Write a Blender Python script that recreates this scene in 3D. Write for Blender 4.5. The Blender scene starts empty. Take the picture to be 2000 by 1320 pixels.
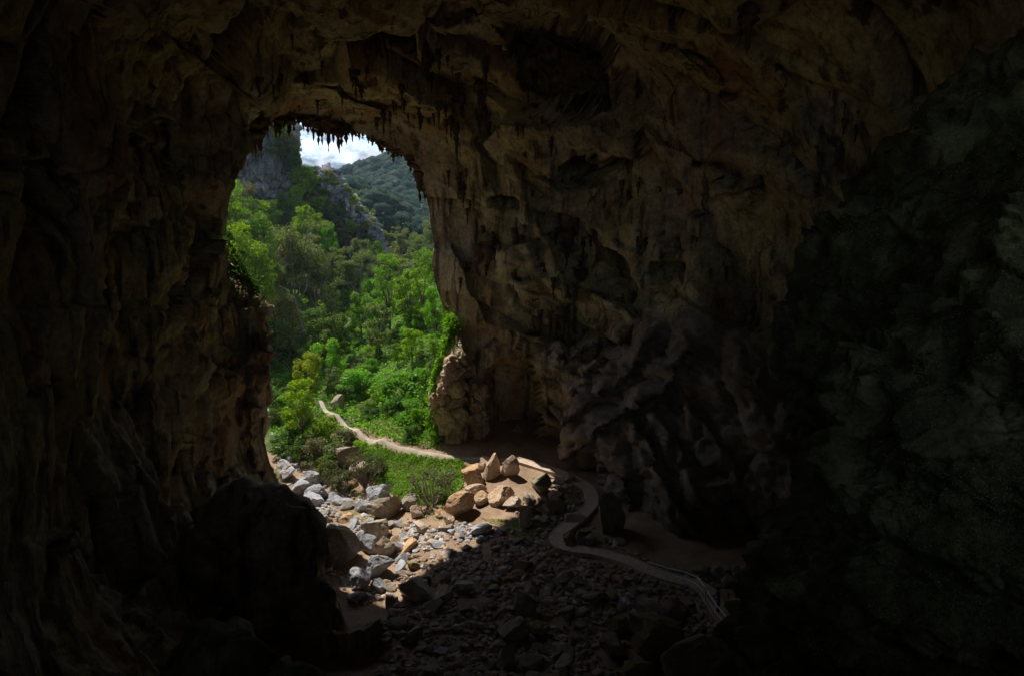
import bpy, bmesh, math, random
import numpy as np
from mathutils import Vector, Matrix

random.seed(7)
RNG = np.random.default_rng(7)
scene = bpy.context.scene
COL = scene.collection

# ------------------------------------------------------------------ camera, sky, sun, exposure
CAM = np.array([0.0, 0.0, 28.0])
F = 2000 * 24.0 / 36.0                      # focal length in pixels of the 2000 px photograph
PITCH = math.atan(230.0 / F)
cam_d = bpy.data.cameras.new('camera'); cam_d.lens = 24.0; cam_d.sensor_width = 36.0
cam_d.clip_start = 0.1; cam_d.clip_end = 20000
cam = bpy.data.objects.new('camera', cam_d); COL.objects.link(cam)
cam.location = CAM; cam.rotation_euler = (math.radians(90) - PITCH, 0, 0)
scene.camera = cam

SUN_AZ, SUN_EL = math.radians(46.5), math.radians(55.2)      # azimuth left of the view axis, elevation
SUN_DIR = Vector((-math.sin(SUN_AZ) * math.cos(SUN_EL), math.cos(SUN_AZ) * math.cos(SUN_EL), math.sin(SUN_EL)))
w = bpy.data.worlds.new('World'); scene.world = w; w.use_nodes = True
nt = w.node_tree; nt.nodes.clear()
N = nt.nodes.new; L = nt.links.new
out = N('ShaderNodeOutputWorld'); bg = N('ShaderNodeBackground'); bg.inputs['Strength'].default_value = 0.15
sky = N('ShaderNodeTexSky'); sky.sky_type = 'NISHITA'; sky.sun_disc = False
sky.sun_elevation = SUN_EL; sky.sun_rotation = -SUN_AZ; sky.altitude = 800
tc = N('ShaderNodeTexCoord'); mp = N('ShaderNodeMapping'); mp.inputs['Scale'].default_value = (1.0, 1.0, 2.2)
mp.inputs['Location'].default_value = (0.35, 0.1, 0.22)
n1 = N('ShaderNodeTexNoise'); n1.inputs['Scale'].default_value = 11.0; n1.inputs['Detail'].default_value = 9; n1.inputs['Roughness'].default_value = 0.55
r1 = N('ShaderNodeValToRGB'); r1.color_ramp.elements[0].position = 0.46; r1.color_ramp.elements[1].position = 0.55
n2 = N('ShaderNodeTexNoise'); n2.inputs['Scale'].default_value = 30.0; n2.inputs['Detail'].default_value = 7; n2.inputs['Roughness'].default_value = 0.5
r2 = N('ShaderNodeValToRGB'); r2.color_ramp.elements[0].position = 0.42; r2.color_ramp.elements[1].position = 0.57
r2.color_ramp.elements[0].color = (1.0, 1.3, 1.95, 1); r2.color_ramp.elements[1].color = (3.5, 3.75, 4.3, 1)
mx = N('ShaderNodeMix'); mx.data_type = 'RGBA'
L(tc.outputs['Generated'], mp.inputs['Vector']); L(mp.outputs[0], n1.inputs['Vector']); L(mp.outputs[0], n2.inputs['Vector'])
L(n1.outputs['Fac'], r1.inputs['Fac']); L(n2.outputs['Fac'], r2.inputs['Fac'])
L(r1.outputs['Color'], mx.inputs[0]); L(sky.outputs[0], mx.inputs[6]); L(r2.outputs['Color'], mx.inputs[7])
L(mx.outputs[2], bg.inputs['Color']); L(bg.outputs[0], out.inputs['Surface'])

sd = bpy.data.lights.new('sun', 'SUN'); sd.energy = 4.7; sd.angle = math.radians(0.5); sd.color = (1.0, 0.95, 0.87)
so = bpy.data.objects.new('sun', sd); COL.objects.link(so)
so.rotation_euler = SUN_DIR.to_track_quat('Z', 'Y').to_euler(); so.location = (-60, 60, 140)

vs = scene.view_settings; vs.view_transform = 'Standard'; vs.look = 'None'; vs.gamma = 1.0; vs.use_curve_mapping = False
vs.exposure = 0.65
scene.render.engine = 'CYCLES'
cy = scene.cycles
cy.use_denoising = True; cy.denoiser = 'OPENIMAGEDENOISE'
cy.max_bounces = 8; cy.diffuse_bounces = 6; cy.glossy_bounces = 2; cy.transmission_bounces = 4; cy.transparent_max_bounces = 4
cy.sample_clamp_indirect = 4.0; cy.caustics_reflective = False; cy.caustics_refractive = False

# ------------------------------------------------------------------ photograph geometry (pixel of the 2000x1320 photograph -> place)
CP, SP = math.cos(PITCH), math.sin(PITCH)
def rayd(u, v):
    a = (np.asarray(u, float) - 1000) / F; b = (660 - np.asarray(v, float)) / F
    return np.stack([a, CP + b * SP, -SP + b * CP], -1)
def at_y(u, v, Y):                      # the point seen at a pixel, Y metres ahead
    d = rayd(u, v); return CAM + d * (np.asarray(Y, float) / d[..., 1])[..., None]
def at_z(u, v, z):
    d = rayd(u, v); return CAM + d * ((np.asarray(z, float) - CAM[2]) / d[..., 2])[..., None]
def proj(p):
    q = np.asarray(p, float) - CAM
    zc = q[..., 1] * CP - q[..., 2] * SP; yc = q[..., 1] * SP + q[..., 2] * CP
    return 1000 + F * q[..., 0] / zc, 660 - F * yc / zc
def z_for_row(v, Y):
    return float(at_y(1000, v, Y)[2])

# ------------------------------------------------------------------ noise
_pr = np.random.default_rng(3)
PERM = np.concatenate([_pr.permutation(256)] * 3)
GRAD = _pr.normal(size=(256, 3)); GRAD /= np.linalg.norm(GRAD, axis=1)[:, None]
RND = _pr.random((256, 6))
def perlin(p):
    i = np.floor(p).astype(np.int64); f = p - i; u = f * f * f * (f * (f * 6 - 15) + 10); i &= 255
    r = 0
    for dx in (0, 1):
        wx = u[:, 0] if dx else 1 - u[:, 0]
        for dy in (0, 1):
            wy = u[:, 1] if dy else 1 - u[:, 1]
            for dz in (0, 1):
                wz = u[:, 2] if dz else 1 - u[:, 2]
                h = PERM[PERM[PERM[(i[:, 0] + dx) & 255] + ((i[:, 1] + dy) & 255)] + ((i[:, 2] + dz) & 255)]
                g = GRAD[h]
                r = r + wx * wy * wz * (g[:, 0] * (f[:, 0] - dx) + g[:, 1] * (f[:, 1] - dy) + g[:, 2] * (f[:, 2] - dz))
    return r * 1.6
def fbm(p, octv=4, gain=0.5):
    a, s, r = 1.0, 1.0, 0.0
    for k in range(octv):
        r = r + a * perlin(p * s + 17.3 * k); a *= gain; s *= 2.03
    return r
def ridged(p, octv=4, gain=0.5):
    a, s, r = 1.0, 1.0, 0.0
    for k in range(octv):
        r = r + a * (1 - 2 * np.abs(perlin(p * s + 9.1 * k))); a *= gain; s *= 2.1
    return r
def worley(p):
    """facets: each cell a tilted plane; returns (plane value, distance to the border, cell random)"""
    i = np.floor(p).astype(np.int64)
    d1 = np.full(len(p), 9e9); d2 = d1.copy(); hv = np.zeros(len(p)); best = np.zeros(len(p)); rnd = np.zeros(len(p))
    for dx in (-1, 0, 1):
        for dy in (-1, 0, 1):
            for dz in (-1, 0, 1):
                c = i + np.array([dx, dy, dz]); cc = c & 255
                h = PERM[PERM[PERM[cc[:, 0]] + cc[:, 1]] + cc[:, 2]]
                ctr = c + 0.1 + 0.8 * RND[h][:, :3]
                q = p - ctr; d = np.einsum('ij,ij->i', q, q)
                val = np.einsum('ij,ij->i', GRAD[h], q)
                m = d < d1
                d2 = np.where(m, d1, np.minimum(d2, d))
                best = np.where(m, val, best); rnd = np.where(m, RND[h][:, 3], rnd); d1 = np.where(m, d, d1)
    return best, np.sqrt(d2) - np.sqrt(d1), rnd

def rbf(P, V, smooth=0.0):
    P = np.asarray(P, float); V = np.asarray(V, float); n, k = P.shape
    D = np.linalg.norm(P[:, None] - P[None], axis=2) - smooth * np.eye(n)
    A = np.zeros((n + k + 1, n + k + 1)); A[:n, :n] = D; A[:n, n] = 1; A[n, :n] = 1; A[:n, n + 1:] = P; A[n + 1:, :n] = P.T
    c = np.linalg.solve(A, np.concatenate([V, np.zeros(k + 1)]))
    def ev(Q):
        Q = np.asarray(Q, float); sh = Q.shape[:-1]; Q = Q.reshape(-1, k); r = np.zeros(len(Q))
        for s in range(0, len(Q), 40000):
            q = Q[s:s + 40000]
            r[s:s + 40000] = np.linalg.norm(q[:, None] - P[None], axis=2) @ c[:n] + c[n] + q @ c[n + 1:]
        return r.reshape(sh)
    return ev

# ------------------------------------------------------------------ mesh and object helpers
def inside(pts, poly):
    poly = np.array(poly, float); x, y = pts[:, 0], pts[:, 1]; r = np.zeros(len(pts), bool); j = len(poly) - 1
    for i in range(len(poly)):
        c = ((poly[i, 1] > y) != (poly[j, 1] > y)) & (x < (poly[j, 0] - poly[i, 0]) * (y - poly[i, 1]) / (poly[j, 1] - poly[i, 1] + 1e-12) + poly[i, 0]); r ^= c; j = i
    return r

def mesh_np(name, V, Fc, mat=None, smooth=False, midx=None):
    V = np.ascontiguousarray(V, np.float32); Fc = np.ascontiguousarray(Fc, np.int32)
    me = bpy.data.meshes.new(name); k = Fc.shape[1]
    me.vertices.add(len(V)); me.vertices.foreach_set('co', V.ravel())
    me.loops.add(Fc.size); me.loops.foreach_set('vertex_index', Fc.ravel())
    me.polygons.add(len(Fc))
    me.polygons.foreach_set('loop_start', np.arange(0, Fc.size, k, dtype=np.int32))
    me.polygons.foreach_set('loop_total', np.full(len(Fc), k, np.int32))
    me.polygons.foreach_set('use_smooth', np.full(len(Fc), bool(smooth)))
    for m in ([mat] if not isinstance(mat, (list, tuple)) else mat):
        if m: me.materials.append(m)
    if midx is not None: me.polygons.foreach_set('material_index', np.asarray(midx, np.int32))
    me.update(calc_edges=True); me.validate()
    return me
def link(name, me, parent=None, loc=None, label=None, cat=None, group=None, kind=None):
    o = bpy.data.objects.new(name, me); COL.objects.link(o)
    if parent: o.parent = parent
    if loc is not None: o.location = loc
    tag(o, label, cat, group, kind)
    return o
def tag(o, label=None, cat=None, group=None, kind=None):
    if label: o['label'] = label
    if cat: o['category'] = cat
    if group: o['group'] = group
    if kind: o['kind'] = kind
def grid_faces(nu, nv, wrap=False):
    i = np.arange(nu - 1 if not wrap else nu); j = np.arange(nv - 1)
    I, J = np.meshgrid(i, j, indexing='ij'); I2 = (I + 1) % nu
    return np.stack([I * nv + J, I2 * nv + J, I2 * nv + J + 1, I * nv + J + 1], -1).reshape(-1, 4)
def grid_normals(P):
    du = np.gradient(P, axis=0); dv = np.gradient(P, axis=1); n = np.cross(du, dv)
    return n / (np.linalg.norm(n, axis=-1, keepdims=True) + 1e-9)
def resample(pts, n):
    pts = np.asarray(pts, float); d = np.concatenate([[0], np.cumsum(np.linalg.norm(np.diff(pts[:, :2], axis=0), axis=1))])
    t = np.linspace(0, d[-1], n)
    return np.stack([np.interp(t, d, pts[:, k]) for k in range(pts.shape[1])], 1)
def tube(pts, rad, sides=6):
    pts = np.asarray(pts, float); n = len(pts); rad = np.broadcast_to(rad, (n,))
    t = np.gradient(pts, axis=0); t /= np.linalg.norm(t, axis=1)[:, None] + 1e-9
    ref = np.where(np.abs(t[:, 2:3]) > 0.9, np.array([[1.0, 0, 0]]), np.array([[0, 0, 1.0]]))
    a = np.cross(t, ref); a /= np.linalg.norm(a, axis=1)[:, None] + 1e-9; b = np.cross(t, a)
    th = np.arange(sides) * 2 * np.pi / sides
    V = pts[:, None] + rad[:, None, None] * (a[:, None] * np.cos(th)[None, :, None] + b[:, None] * np.sin(th)[None, :, None])
    V = V.reshape(-1, 3); i = np.arange(n - 1)[:, None] * sides; j = np.arange(sides)[None]; j2 = (j + 1) % sides
    Fc = np.stack([i + j, i + j2, i + sides + j2, i + sides + j], -1).reshape(-1, 4)
    return V, Fc
class Acc:
    def __init__(s): s.V = []; s.F = []; s.n = 0; s.M = []
    def add(s, V, Fc, m=0): s.V.append(V); s.F.append(Fc + s.n); s.n += len(V); s.M.append(np.full(len(Fc), m))
    def mesh(s, name, mat, smooth=False): return mesh_np(name, np.concatenate(s.V), np.concatenate(s.F), mat, smooth, np.concatenate(s.M))

# ------------------------------------------------------------------ materials
class MB:
    def __init__(s, name):
        s.m = bpy.data.materials.new(name); s.m.use_nodes = True; s.t = s.m.node_tree; s.t.nodes.clear()
        s.out = s.n('ShaderNodeOutputMaterial')
    def n(s, k, **kw):
        x = s.t.nodes.new(k)
        for a, b in kw.items():
            if a.startswith('_'): x.inputs[a[1:].replace('_', ' ')].default_value = b
            else: setattr(x, a, b)
        return x
    def l(s, a, b): s.t.links.new(a, b)
    def ramp(s, fac, stops):
        r = s.n('ShaderNodeValToRGB'); e = r.color_ramp.elements
        while len(e) < len(stops): e.new(0.5)
        for k, (p, c) in enumerate(stops): e[k].position = p; e[k].color = (c[0], c[1], c[2], 1) if not np.isscalar(c) else (c, c, c, 1)
        s.l(fac, r.inputs['Fac']); return r.outputs['Color']
    def noise(s, vec, sc, det=6, rough=0.55):
        x = s.n('ShaderNodeTexNoise'); x.inputs['Scale'].default_value = sc; x.inputs['Detail'].default_value = det; x.inputs['Roughness'].default_value = rough
        if vec is not None: s.l(vec, x.inputs['Vector'])
        return x.outputs['Fac']
    def mix(s, fac, a, b, mode='MIX'):
        x = s.n('ShaderNodeMix', data_type='RGBA', blend_type=mode)
        for k, i in ((fac, 0), (a, 6), (b, 7)):
            if hasattr(k, 'is_linked'): s.l(k, x.inputs[i])
            else: x.inputs[i].default_value = k if np.isscalar(k) else (k[0], k[1], k[2], 1)
        return x.outputs[2]
    def math(s, op, a, b=0.0):
        x = s.n('ShaderNodeMath', operation=op)
        for k, i in ((a, 0), (b, 1)):
            if hasattr(k, 'is_linked'): s.l(k, x.inputs[i])
            else: x.inputs[i].default_value = k
        return x.outputs[0]
    def vec(s, kind='Object', scale=(1, 1, 1)):
        t = s.n('ShaderNodeTexCoord') if kind != 'World' else s.n('ShaderNodeNewGeometry')
        o = t.outputs['Position'] if kind == 'World' else t.outputs[kind]
        mp = s.n('ShaderNodeMapping'); mp.inputs['Scale'].default_value = scale; s.l(o, mp.inputs['Vector']); return mp.outputs[0]
    def bump(s, h, strength=0.5, dist=0.1, prev=None):
        b = s.n('ShaderNodeBump'); b.inputs['Strength'].default_value = strength; b.inputs['Distance'].default_value = dist
        s.l(h, b.inputs['Height'])
        if prev is not None: s.l(prev, b.inputs['Normal'])
        return b.outputs[0]
    def done(s, col, rough=0.9, normal=None, spec=0.25):
        p = s.n('ShaderNodeBsdfPrincipled'); p.inputs['Roughness'].default_value = rough; p.inputs['Specular IOR Level'].default_value = spec
        if hasattr(col, 'is_linked'): s.l(col, p.inputs['Base Color'])
        else: p.inputs['Base Color'].default_value = (*col, 1)
        if normal is not None: s.l(normal, p.inputs['Normal'])
        s.l(p.outputs[0], s.out.inputs['Surface']); return s.m

def rock_mat(name, cols, sc=0.25, bump=0.6, bdist=0.25, streak=0.0, world=True, moss=None, vary=0.0, crack=0.0):
    b = MB(name); v = b.vec('World' if world else 'Object')
    c = b.ramp(b.noise(v, sc, 8, 0.62), [(0.30, cols[0]), (0.48, cols[1]), (0.62, cols[2])])
    fine = b.noise(v, sc * 14, 6, 0.65)
    c = b.mix(1.0, c, b.ramp(fine, [(0.3, 0.52), (0.5, 0.95), (0.72, 1.3)]), 'MULTIPLY')
    if streak:
        vs_ = b.vec('World', (1.1, 1.1, 0.10))
        s_ = b.noise(vs_, 1.0, 7, 0.62)
        c = b.mix(1.0, c, b.ramp(s_, [(0.38, 1 - streak), (0.55, 1.0)]), 'MULTIPLY')
    if moss:
        g = b.n('ShaderNodeNewGeometry'); sx = b.n('ShaderNodeSeparateXYZ'); b.l(g.outputs['Normal'], sx.inputs[0])
        up = b.math('ADD', b.math('MULTIPLY', sx.outputs[2], 0.45), b.noise(v, sc * 3, 5))
        mk = b.ramp(up, [(moss[1], 0.0), (moss[1] + 0.18, 1.0)])
        c = b.mix(mk, c, moss[0])
    if vary:
        oi = b.n('ShaderNodeObjectInfo')
        hs = b.n('ShaderNodeHueSaturation'); b.l(c, hs.inputs['Color'])
        b.l(b.math('ADD', b.math('MULTIPLY', oi.outputs['Random'], vary), 1 - vary / 2), hs.inputs['Value'])
        b.l(b.math('ADD', b.math('MULTIPLY', b.math('FRACT', b.math('MULTIPLY', oi.outputs['Random'], 7.3)), 0.5), 0.7), hs.inputs['Saturation'])
        c = hs.outputs[0]
    nb = b.bump(b.noise(v, sc * 6, 10, 0.68), bump, bdist)
    if crack:
        vo = b.n('ShaderNodeTexVoronoi', feature='DISTANCE_TO_EDGE'); vo.inputs['Scale'].default_value = crack
        wv = b.n('ShaderNodeVectorMath', operation='ADD'); b.l(v, wv.inputs[0])
        nz = b.n('ShaderNodeTexNoise'); nz.inputs['Scale'].default_value = crack * 1.5; b.l(v, nz.inputs['Vector']); b.l(nz.outputs['Color'], wv.inputs[1])
        b.l(wv.outputs[0], vo.inputs['Vector'])
        mk_ = b.ramp(b.noise(v, crack * 2.5, 3), [(0.50, 1.0), (0.60, 0.0)])
        k = b.math('MAXIMUM', b.ramp(vo.outputs['Distance'], [(0.0, 0.0), (0.025, 1.0)]), mk_)
        nb = b.bump(k, 0.4, 0.08, nb)
        c = b.mix(1.0, c, b.ramp(k, [(0.0, 0.72), (1.0, 1.0)]), 'MULTIPLY')
    return b.done(c, 0.92, nb)

M = {}
def cave_mat():
    b = MB('cave_limestone'); v = b.vec('World')
    big = b.noise(v, 0.07, 5, 0.6); mid = b.noise(v, 0.33, 9, 0.66)
    c1 = b.ramp(mid, [(0.30, (0.15, 0.095, 0.048)), (0.44, (0.34, 0.278, 0.135)), (0.60, (0.46, 0.40, 0.215))])
    c2 = b.ramp(mid, [(0.30, (0.13, 0.10, 0.075)), (0.5, (0.28, 0.225, 0.155)), (0.65, (0.40, 0.34, 0.25))])
    c = b.mix(b.ramp(big, [(0.42, 0.0), (0.58, 1.0)]), c1, c2)
    red = b.ramp(b.noise(b.vec('World', (1, 1, 0.35)), 0.16, 6, 0.6), [(0.52, 0.0), (0.66, 1.0)])
    c = b.mix(b.math('MULTIPLY', red, 0.75), c, (0.27, 0.125, 0.055))
    st = b.noise(b.vec('World', (1.0, 1.0, 0.09)), 0.9, 8, 0.65)
    c = b.mix(1.0, c, b.ramp(st, [(0.38, 0.22), (0.49, 1.0)]), 'MULTIPLY')
    c = b.mix(1.0, c, b.ramp(b.noise(v, 2.6, 7, 0.7), [(0.3, 0.5), (0.65, 1.3)]), 'MULTIPLY')
    nb = b.bump(b.noise(b.vec('World', (1, 1, 0.4)), 1.3, 6, 0.7), 0.55, 0.24)
    nb = b.bump(b.noise(v, 5.5, 4, 0.7), 0.5, 0.08, nb)
    return b.done(c, 0.9, nb)
M['cave'] = cave_mat()
M['wall_slab'] = rock_mat('grey_bedded_limestone', [(0.12, 0.095, 0.072), (0.22, 0.175, 0.13), (0.31, 0.255, 0.195)], 0.5, 0.6, 0.14, crack=0.13)
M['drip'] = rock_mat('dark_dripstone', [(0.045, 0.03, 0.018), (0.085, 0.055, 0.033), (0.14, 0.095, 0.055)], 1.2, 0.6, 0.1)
M['sun_rock'] = rock_mat('ochre_limestone', [(0.28, 0.16, 0.08), (0.48, 0.33, 0.19), (0.55, 0.47, 0.37)], 0.6, 0.7, 0.25)
M['moss_rock'] = rock_mat('mossy_limestone', [(0.035, 0.036, 0.018), (0.09, 0.095, 0.044), (0.20, 0.21, 0.10)], 0.8, 0.7, 0.12)
M['cliff'] = rock_mat('grey_cliff_limestone', [(0.10, 0.10, 0.11), (0.22, 0.22, 0.235), (0.38, 0.38, 0.39)], 0.16, 1.0, 0.8, streak=0.55)
M['grey_rock'] = rock_mat('grey_limestone', [(0.21, 0.21, 0.23), (0.34, 0.34, 0.36), (0.46, 0.455, 0.46)], 0.9, 1.0, 0.12, world=False, vary=0.4, crack=0.35)
M['brown_rock'] = rock_mat('brown_grey_limestone', [(0.20, 0.14, 0.09), (0.33, 0.26, 0.19), (0.42, 0.37, 0.31)], 0.7, 1.0, 0.14, world=False, vary=0.3, crack=0.3)
M['tan_rock'] = rock_mat('tan_limestone', [(0.33, 0.19, 0.10), (0.47, 0.31, 0.18), (0.54, 0.42, 0.30)], 0.6, 1.0, 0.12, world=False, vary=0.2, crack=0.28)
M['olive_rock'] = rock_mat('olive_stained_limestone', [(0.16, 0.13, 0.05), (0.25, 0.21, 0.09), (0.27, 0.22, 0.15)], 0.7, 0.7, 0.14, world=False, vary=0.2)
M['dark_rock'] = rock_mat('brown_limestone', [(0.20, 0.148, 0.115), (0.31, 0.24, 0.19), (0.42, 0.345, 0.285)], 0.9, 0.7, 0.12, world=False, vary=0.5)  # plain brown tone, value varied from stone to stone

# ------------------------------------------------------------------ ground heights
GC = [  # (u, v, z): floor of the cave and the stream bed
    (700,1310,0.0),(1000,1310,0.4),(1250,1310,1.6),(1500,1320,2.4),(850,1200,0.0),(1100,1200,0.6),(740,1160,-0.3),(680,1080,-0.4),(700,1000,-0.5),(620,960,-0.8),
    (570,900,-0.9),(535,850,-0.8),(950,1000,1.0),(960,960,1.6),(990,920,3.0),(1040,960,2.2),(1090,1060,1.0),(1160,970,1.8),(1060,905,2.6),(950,892,3.0),(900,892,2.8),(860,888,2.8),(800,880,2.6),(740,862,2.9),
    (690,838,3.4),(650,806,3.8),(612,778,4.3),(1210,1090,1.2),(1300,1130,1.8),(1390,1160,2.2),(1420,1225,2.3),(1470,1275,2.4),(820,940,0.9),(760,930,0.3),(700,890,1.0),(640,850,1.2),(600,800,1.2),(450,1100,1.0),(300,1200,4.0)]
GX = [tuple(at_z(u, v, z)) for u, v, z in GC]
GO = [  # (u, v, Y): slopes outside the mouth
    (720,800,90),(790,800,87),(830,760,89),(862,720,90),(880,660,93),(700,745,101),(650,735,106),(760,700,106),(800,640,114),(880,600,112),(720,640,124),(600,720,112),(545,760,100),
    (560,680,122),(500,700,110),(470,600,112),(430,520,118),(520,600,134),(610,600,145),(680,585,150),(760,575,145),(840,560,138),(460,460,140),(470,395,158),(540,420,165),(575,390,175),(600,500,170),(680,520,180),(640,430,190),
    (760,520,190),(830,510,180),(930,500,180),(700,480,215),(800,490,230),(900,480,240),(600,380,215),(640,355,225),(450,330,175),(400,300,150),(350,380,130),(560,340,205)]
GX += [tuple(at_y(u, v, Y)) for u, v, Y in GO]
GX += [(-20,3,24.5),(0,3,25.0),(15,3,25),(-12,20,11),(0,20,11),(12,20,11.5),(25,30,8),(-30,30,8),(-40,50,6),(-45,70,6),(35,60,4),(30,80,4),(20,100,10),(10,78,3.2),(-70,100,40),(-90,160,52),(40,150,30),(-60,260,36),(-90,300,38),(-45,215,33),(0,300,24),(-20,300,26),(60,300,30),(60,230,28),(0,-30,22),(-25,-30,24),(25,-30,24)]
GX = np.array(GX)
_g = rbf(GX[:, :2] / 10, GX[:, 2], 0.02)
def ground_z(x, y, detail=True):
    x = np.asarray(x, float); y = np.asarray(y, float); sh = np.broadcast(x, y).shape
    x = np.broadcast_to(x, sh).ravel(); y = np.broadcast_to(y, sh).ravel()
    cx = np.clip(x, -110, 75); cyy = np.clip(y, -40, 310)
    z = _g(np.stack([cx, cyy], -1) / 10)
    far = np.hypot(x - cx, y - cyy); k = np.clip(far / 120, 0, 1); z = z * (1 - k) + 22 * k
    if detail:
        p = np.stack([x, y, 0 * x], -1)
        z = z + 0.10 * fbm(p * 0.45, 4) + 0.25 * fbm(p * 0.11 + 5, 2)
    return z.reshape(sh)
def on_ground(u, v):                    # first hit of the ground along a pixel's ray
    d = rayd(u, v); t = np.concatenate([np.linspace(20, 130, 500), np.linspace(131, 320, 200)])
    p = CAM + d[None] * t[:, None]; h = p[:, 2] - ground_z(p[:, 0], p[:, 1], False)
    k = int(np.argmax(h < 0)) if (h < 0).any() else len(t) - 1
    k = max(k, 1); a = h[k - 1] / (h[k - 1] - h[k] + 1e-9)
    q = p[k - 1] + (p[k] - p[k - 1]) * np.clip(a, 0, 1); q[2] = float(ground_z(q[0], q[1])); return q

# ------------------------------------------------------------------ ground sheet
def axis(fine, lo, hi, step, far):
    a = list(np.arange(fine[0], fine[1] + 1e-6, step)); s = step
    x = a[-1]
    while x < hi: s *= 1.16; x += min(s, far); a.append(x)
    s = step; x = a[0]
    while x > lo: s *= 1.16; x -= min(s, far); a.insert(0, x)
    return np.array(a)
xs = axis((-42, 22), -3000, 3000, 0.4, 400); ys = axis((30, 108), -400, 6000, 0.4, 400)
X, Y = np.meshgrid(xs, ys, indexing='ij'); Z = ground_z(X, Y)
P = np.stack([X, Y, Z], -1)
def ground_mat():
    b = MB('dirt_and_leaf_litter'); v = b.vec('World')
    n = b.noise(v, 0.5, 8, 0.6)
    c = b.ramp(n, [(0.3, (0.19, 0.122, 0.078)), (0.5, (0.28, 0.188, 0.122)), (0.7, (0.35, 0.25, 0.17))])
    c = b.mix(1.0, c, b.ramp(b.noise(v, 9, 6, 0.7), [(0.3, 0.6), (0.7, 1.35)]), 'MULTIPLY')
    sx = b.n('ShaderNodeSeparateXYZ'); b.l(v, sx.inputs[0])
    out_ = b.ramp(b.math('ADD', b.math('MULTIPLY', b.math('SUBTRACT', sx.outputs[1], 82.0), 0.06), b.noise(v, 0.3, 5)), [(0.42, 0.0), (0.6, 1.0)])
    c = b.mix(out_, c, b.ramp(b.noise(v, 1.3, 6), [(0.35, (0.035, 0.05, 0.012)), (0.65, (0.08, 0.11, 0.025))]))
    nb = b.bump(b.noise(v, 5, 10, 0.72), 0.7, 0.12)
    return b.done(c, 0.95, nb)
M['ground'] = ground_mat()
link('ground', mesh_np('ground', P.reshape(-1, 3), grid_faces(len(xs), len(ys)), M['ground'], True), kind='structure')

# ------------------------------------------------------------------ cave wall: rings spreading out from the mouth's rim
RIM = [  # u, v, Y from the left foot over the arch to the right foot
    (640,1180,50),(600,1080,55),(556,985,59),(540,940,60),(524,900,60),(512,850,60),(514,790,60.5),(520,720,61),(512,680,61),(500,650,61),(470,600,60.5),(448,545,60),(438,500,60.5),(436,460,61),(441,410,61),(449,360,61),
    (458,310,61.5),(468,272,63),(484,252,66),(505,242,69),(535,234,71.5),(565,231,72.5),(600,233,73.5),(640,241,74.5),(680,251,75.5),(715,262,76.3),(745,282,77),(772,296,77.5),(795,306,78),(810,326,78.5),(820,352,79),
    (832,385,79.5),(836,412,79.5),(840,440,79),(848,480,79.5),(842,515,79.5),(850,550,79),(862,590,78.5),(874,622,78),(884,645,77),(878,672,76.5),(868,700,76),(862,740,75.5),(858,790,75),(856,830,74.5),(858,870,74),(868,905,73.8),(900,960,74)]
OUT = [(420,1560),(100,1560),(-350,1500),(-420,900),(-420,300),(-400,-200),(-100,-480),(500,-560),(1100,-560),(1800,-520),(2350,-350),(2450,200),(2400,700),(2200,1150),(1900,1450),(1500,1450),(1150,1230)]
CTRL = [(u, v, y) for u, v, y in RIM] + [
    (400,600,56),(400,900,54),(470,800,59),(380,300,54),(300,500,46),(300,900,43),(300,200,46),(300,1200,36),(150,600,33),(150,200,33),(150,1100,29),(0,600,24),(0,100,25),(0,1200,21),(-400,600,11),(-400,0,12),(-350,1500,9),(100,1560,17),(420,1560,24),
    (470,150,58),(600,140,67),(600,60,60),(600,-100,44),(500,-560,24),(800,120,69),(800,0,60),(1100,-560,22),(1000,40,62),(1000,-150,47),(760,200,74),(900,250,74),(900,400,77),(930,550,77),(1000,330,73),(1000,650,75),(930,680,75.5),
    (1080,500,74),(1180,300,69),(1200,130,62),(1200,-50,51),(1250,500,69),(1150,640,72),(1080,720,71),(1300,620,65),(1350,300,62),(1400,100,54),(1400,480,61),(1480,600,57),(1500,300,53),(1600,100,46),(1600,-100,38),(1700,350,47),(1650,600,48),
    (940,860,73.5),(930,780,74.5),(1065,860,72.5),(1085,790,72),(1100,850,69.5),(1160,935,66.5),(1150,800,67.5),(1200,960,62),(1240,850,60.5),(1250,1080,57.5),(1300,1000,56.5),(1340,850,57),(1400,1100,55),(1400,950,53),(1540,1120,50),(1500,850,50),(1420,720,56),(1560,720,51),
    (1000,960,76),(1100,1040,71),(1180,1100,66),(1300,1200,62),(1500,1290,57),(1150,1230,66),(1500,1450,52),(1700,1000,43),(1900,300,36),(2000,600,33),(1900,0,37),(2400,300,17),(2400,-300,18),(2350,700,16),(2000,1200,30),(1900,1450,34),(1800,-520,22)]
CTRL = np.array(CTRL, float)
depth = rbf(CTRL[:, :2] / 100, np.log(CTRL[:, 2]), 0.02)
POCKETS = [  # u, v, ru, rv, metres deeper, skew
    (1085,130,95,85,9,0.5),(1000,800,48,95,9,0.0),(985,400,34,16,3,0.2),(1140,340,46,40,4.5,-0.4),(1322,532,34,24,3.5,0.2),(1400,345,70,40,3.5,-0.4),(1420,190,26,12,3,-0.8),
    (950,330,14,60,2,0.35),(905,60,40,60,3,0.2),(700,90,120,18,2.5,0.1),(60,400,60,90,3,0),(250,560,40,130,3,0.1),(300,300,50,70,3,0.2),
    (1500,1070,60,30,5,0.2),(1380,1085,50,20,5,0.0)]
NT, NS = 920, 250
rim = resample(RIM, NT); outb = resample([(a, b) for a, b in OUT], NT)
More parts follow.
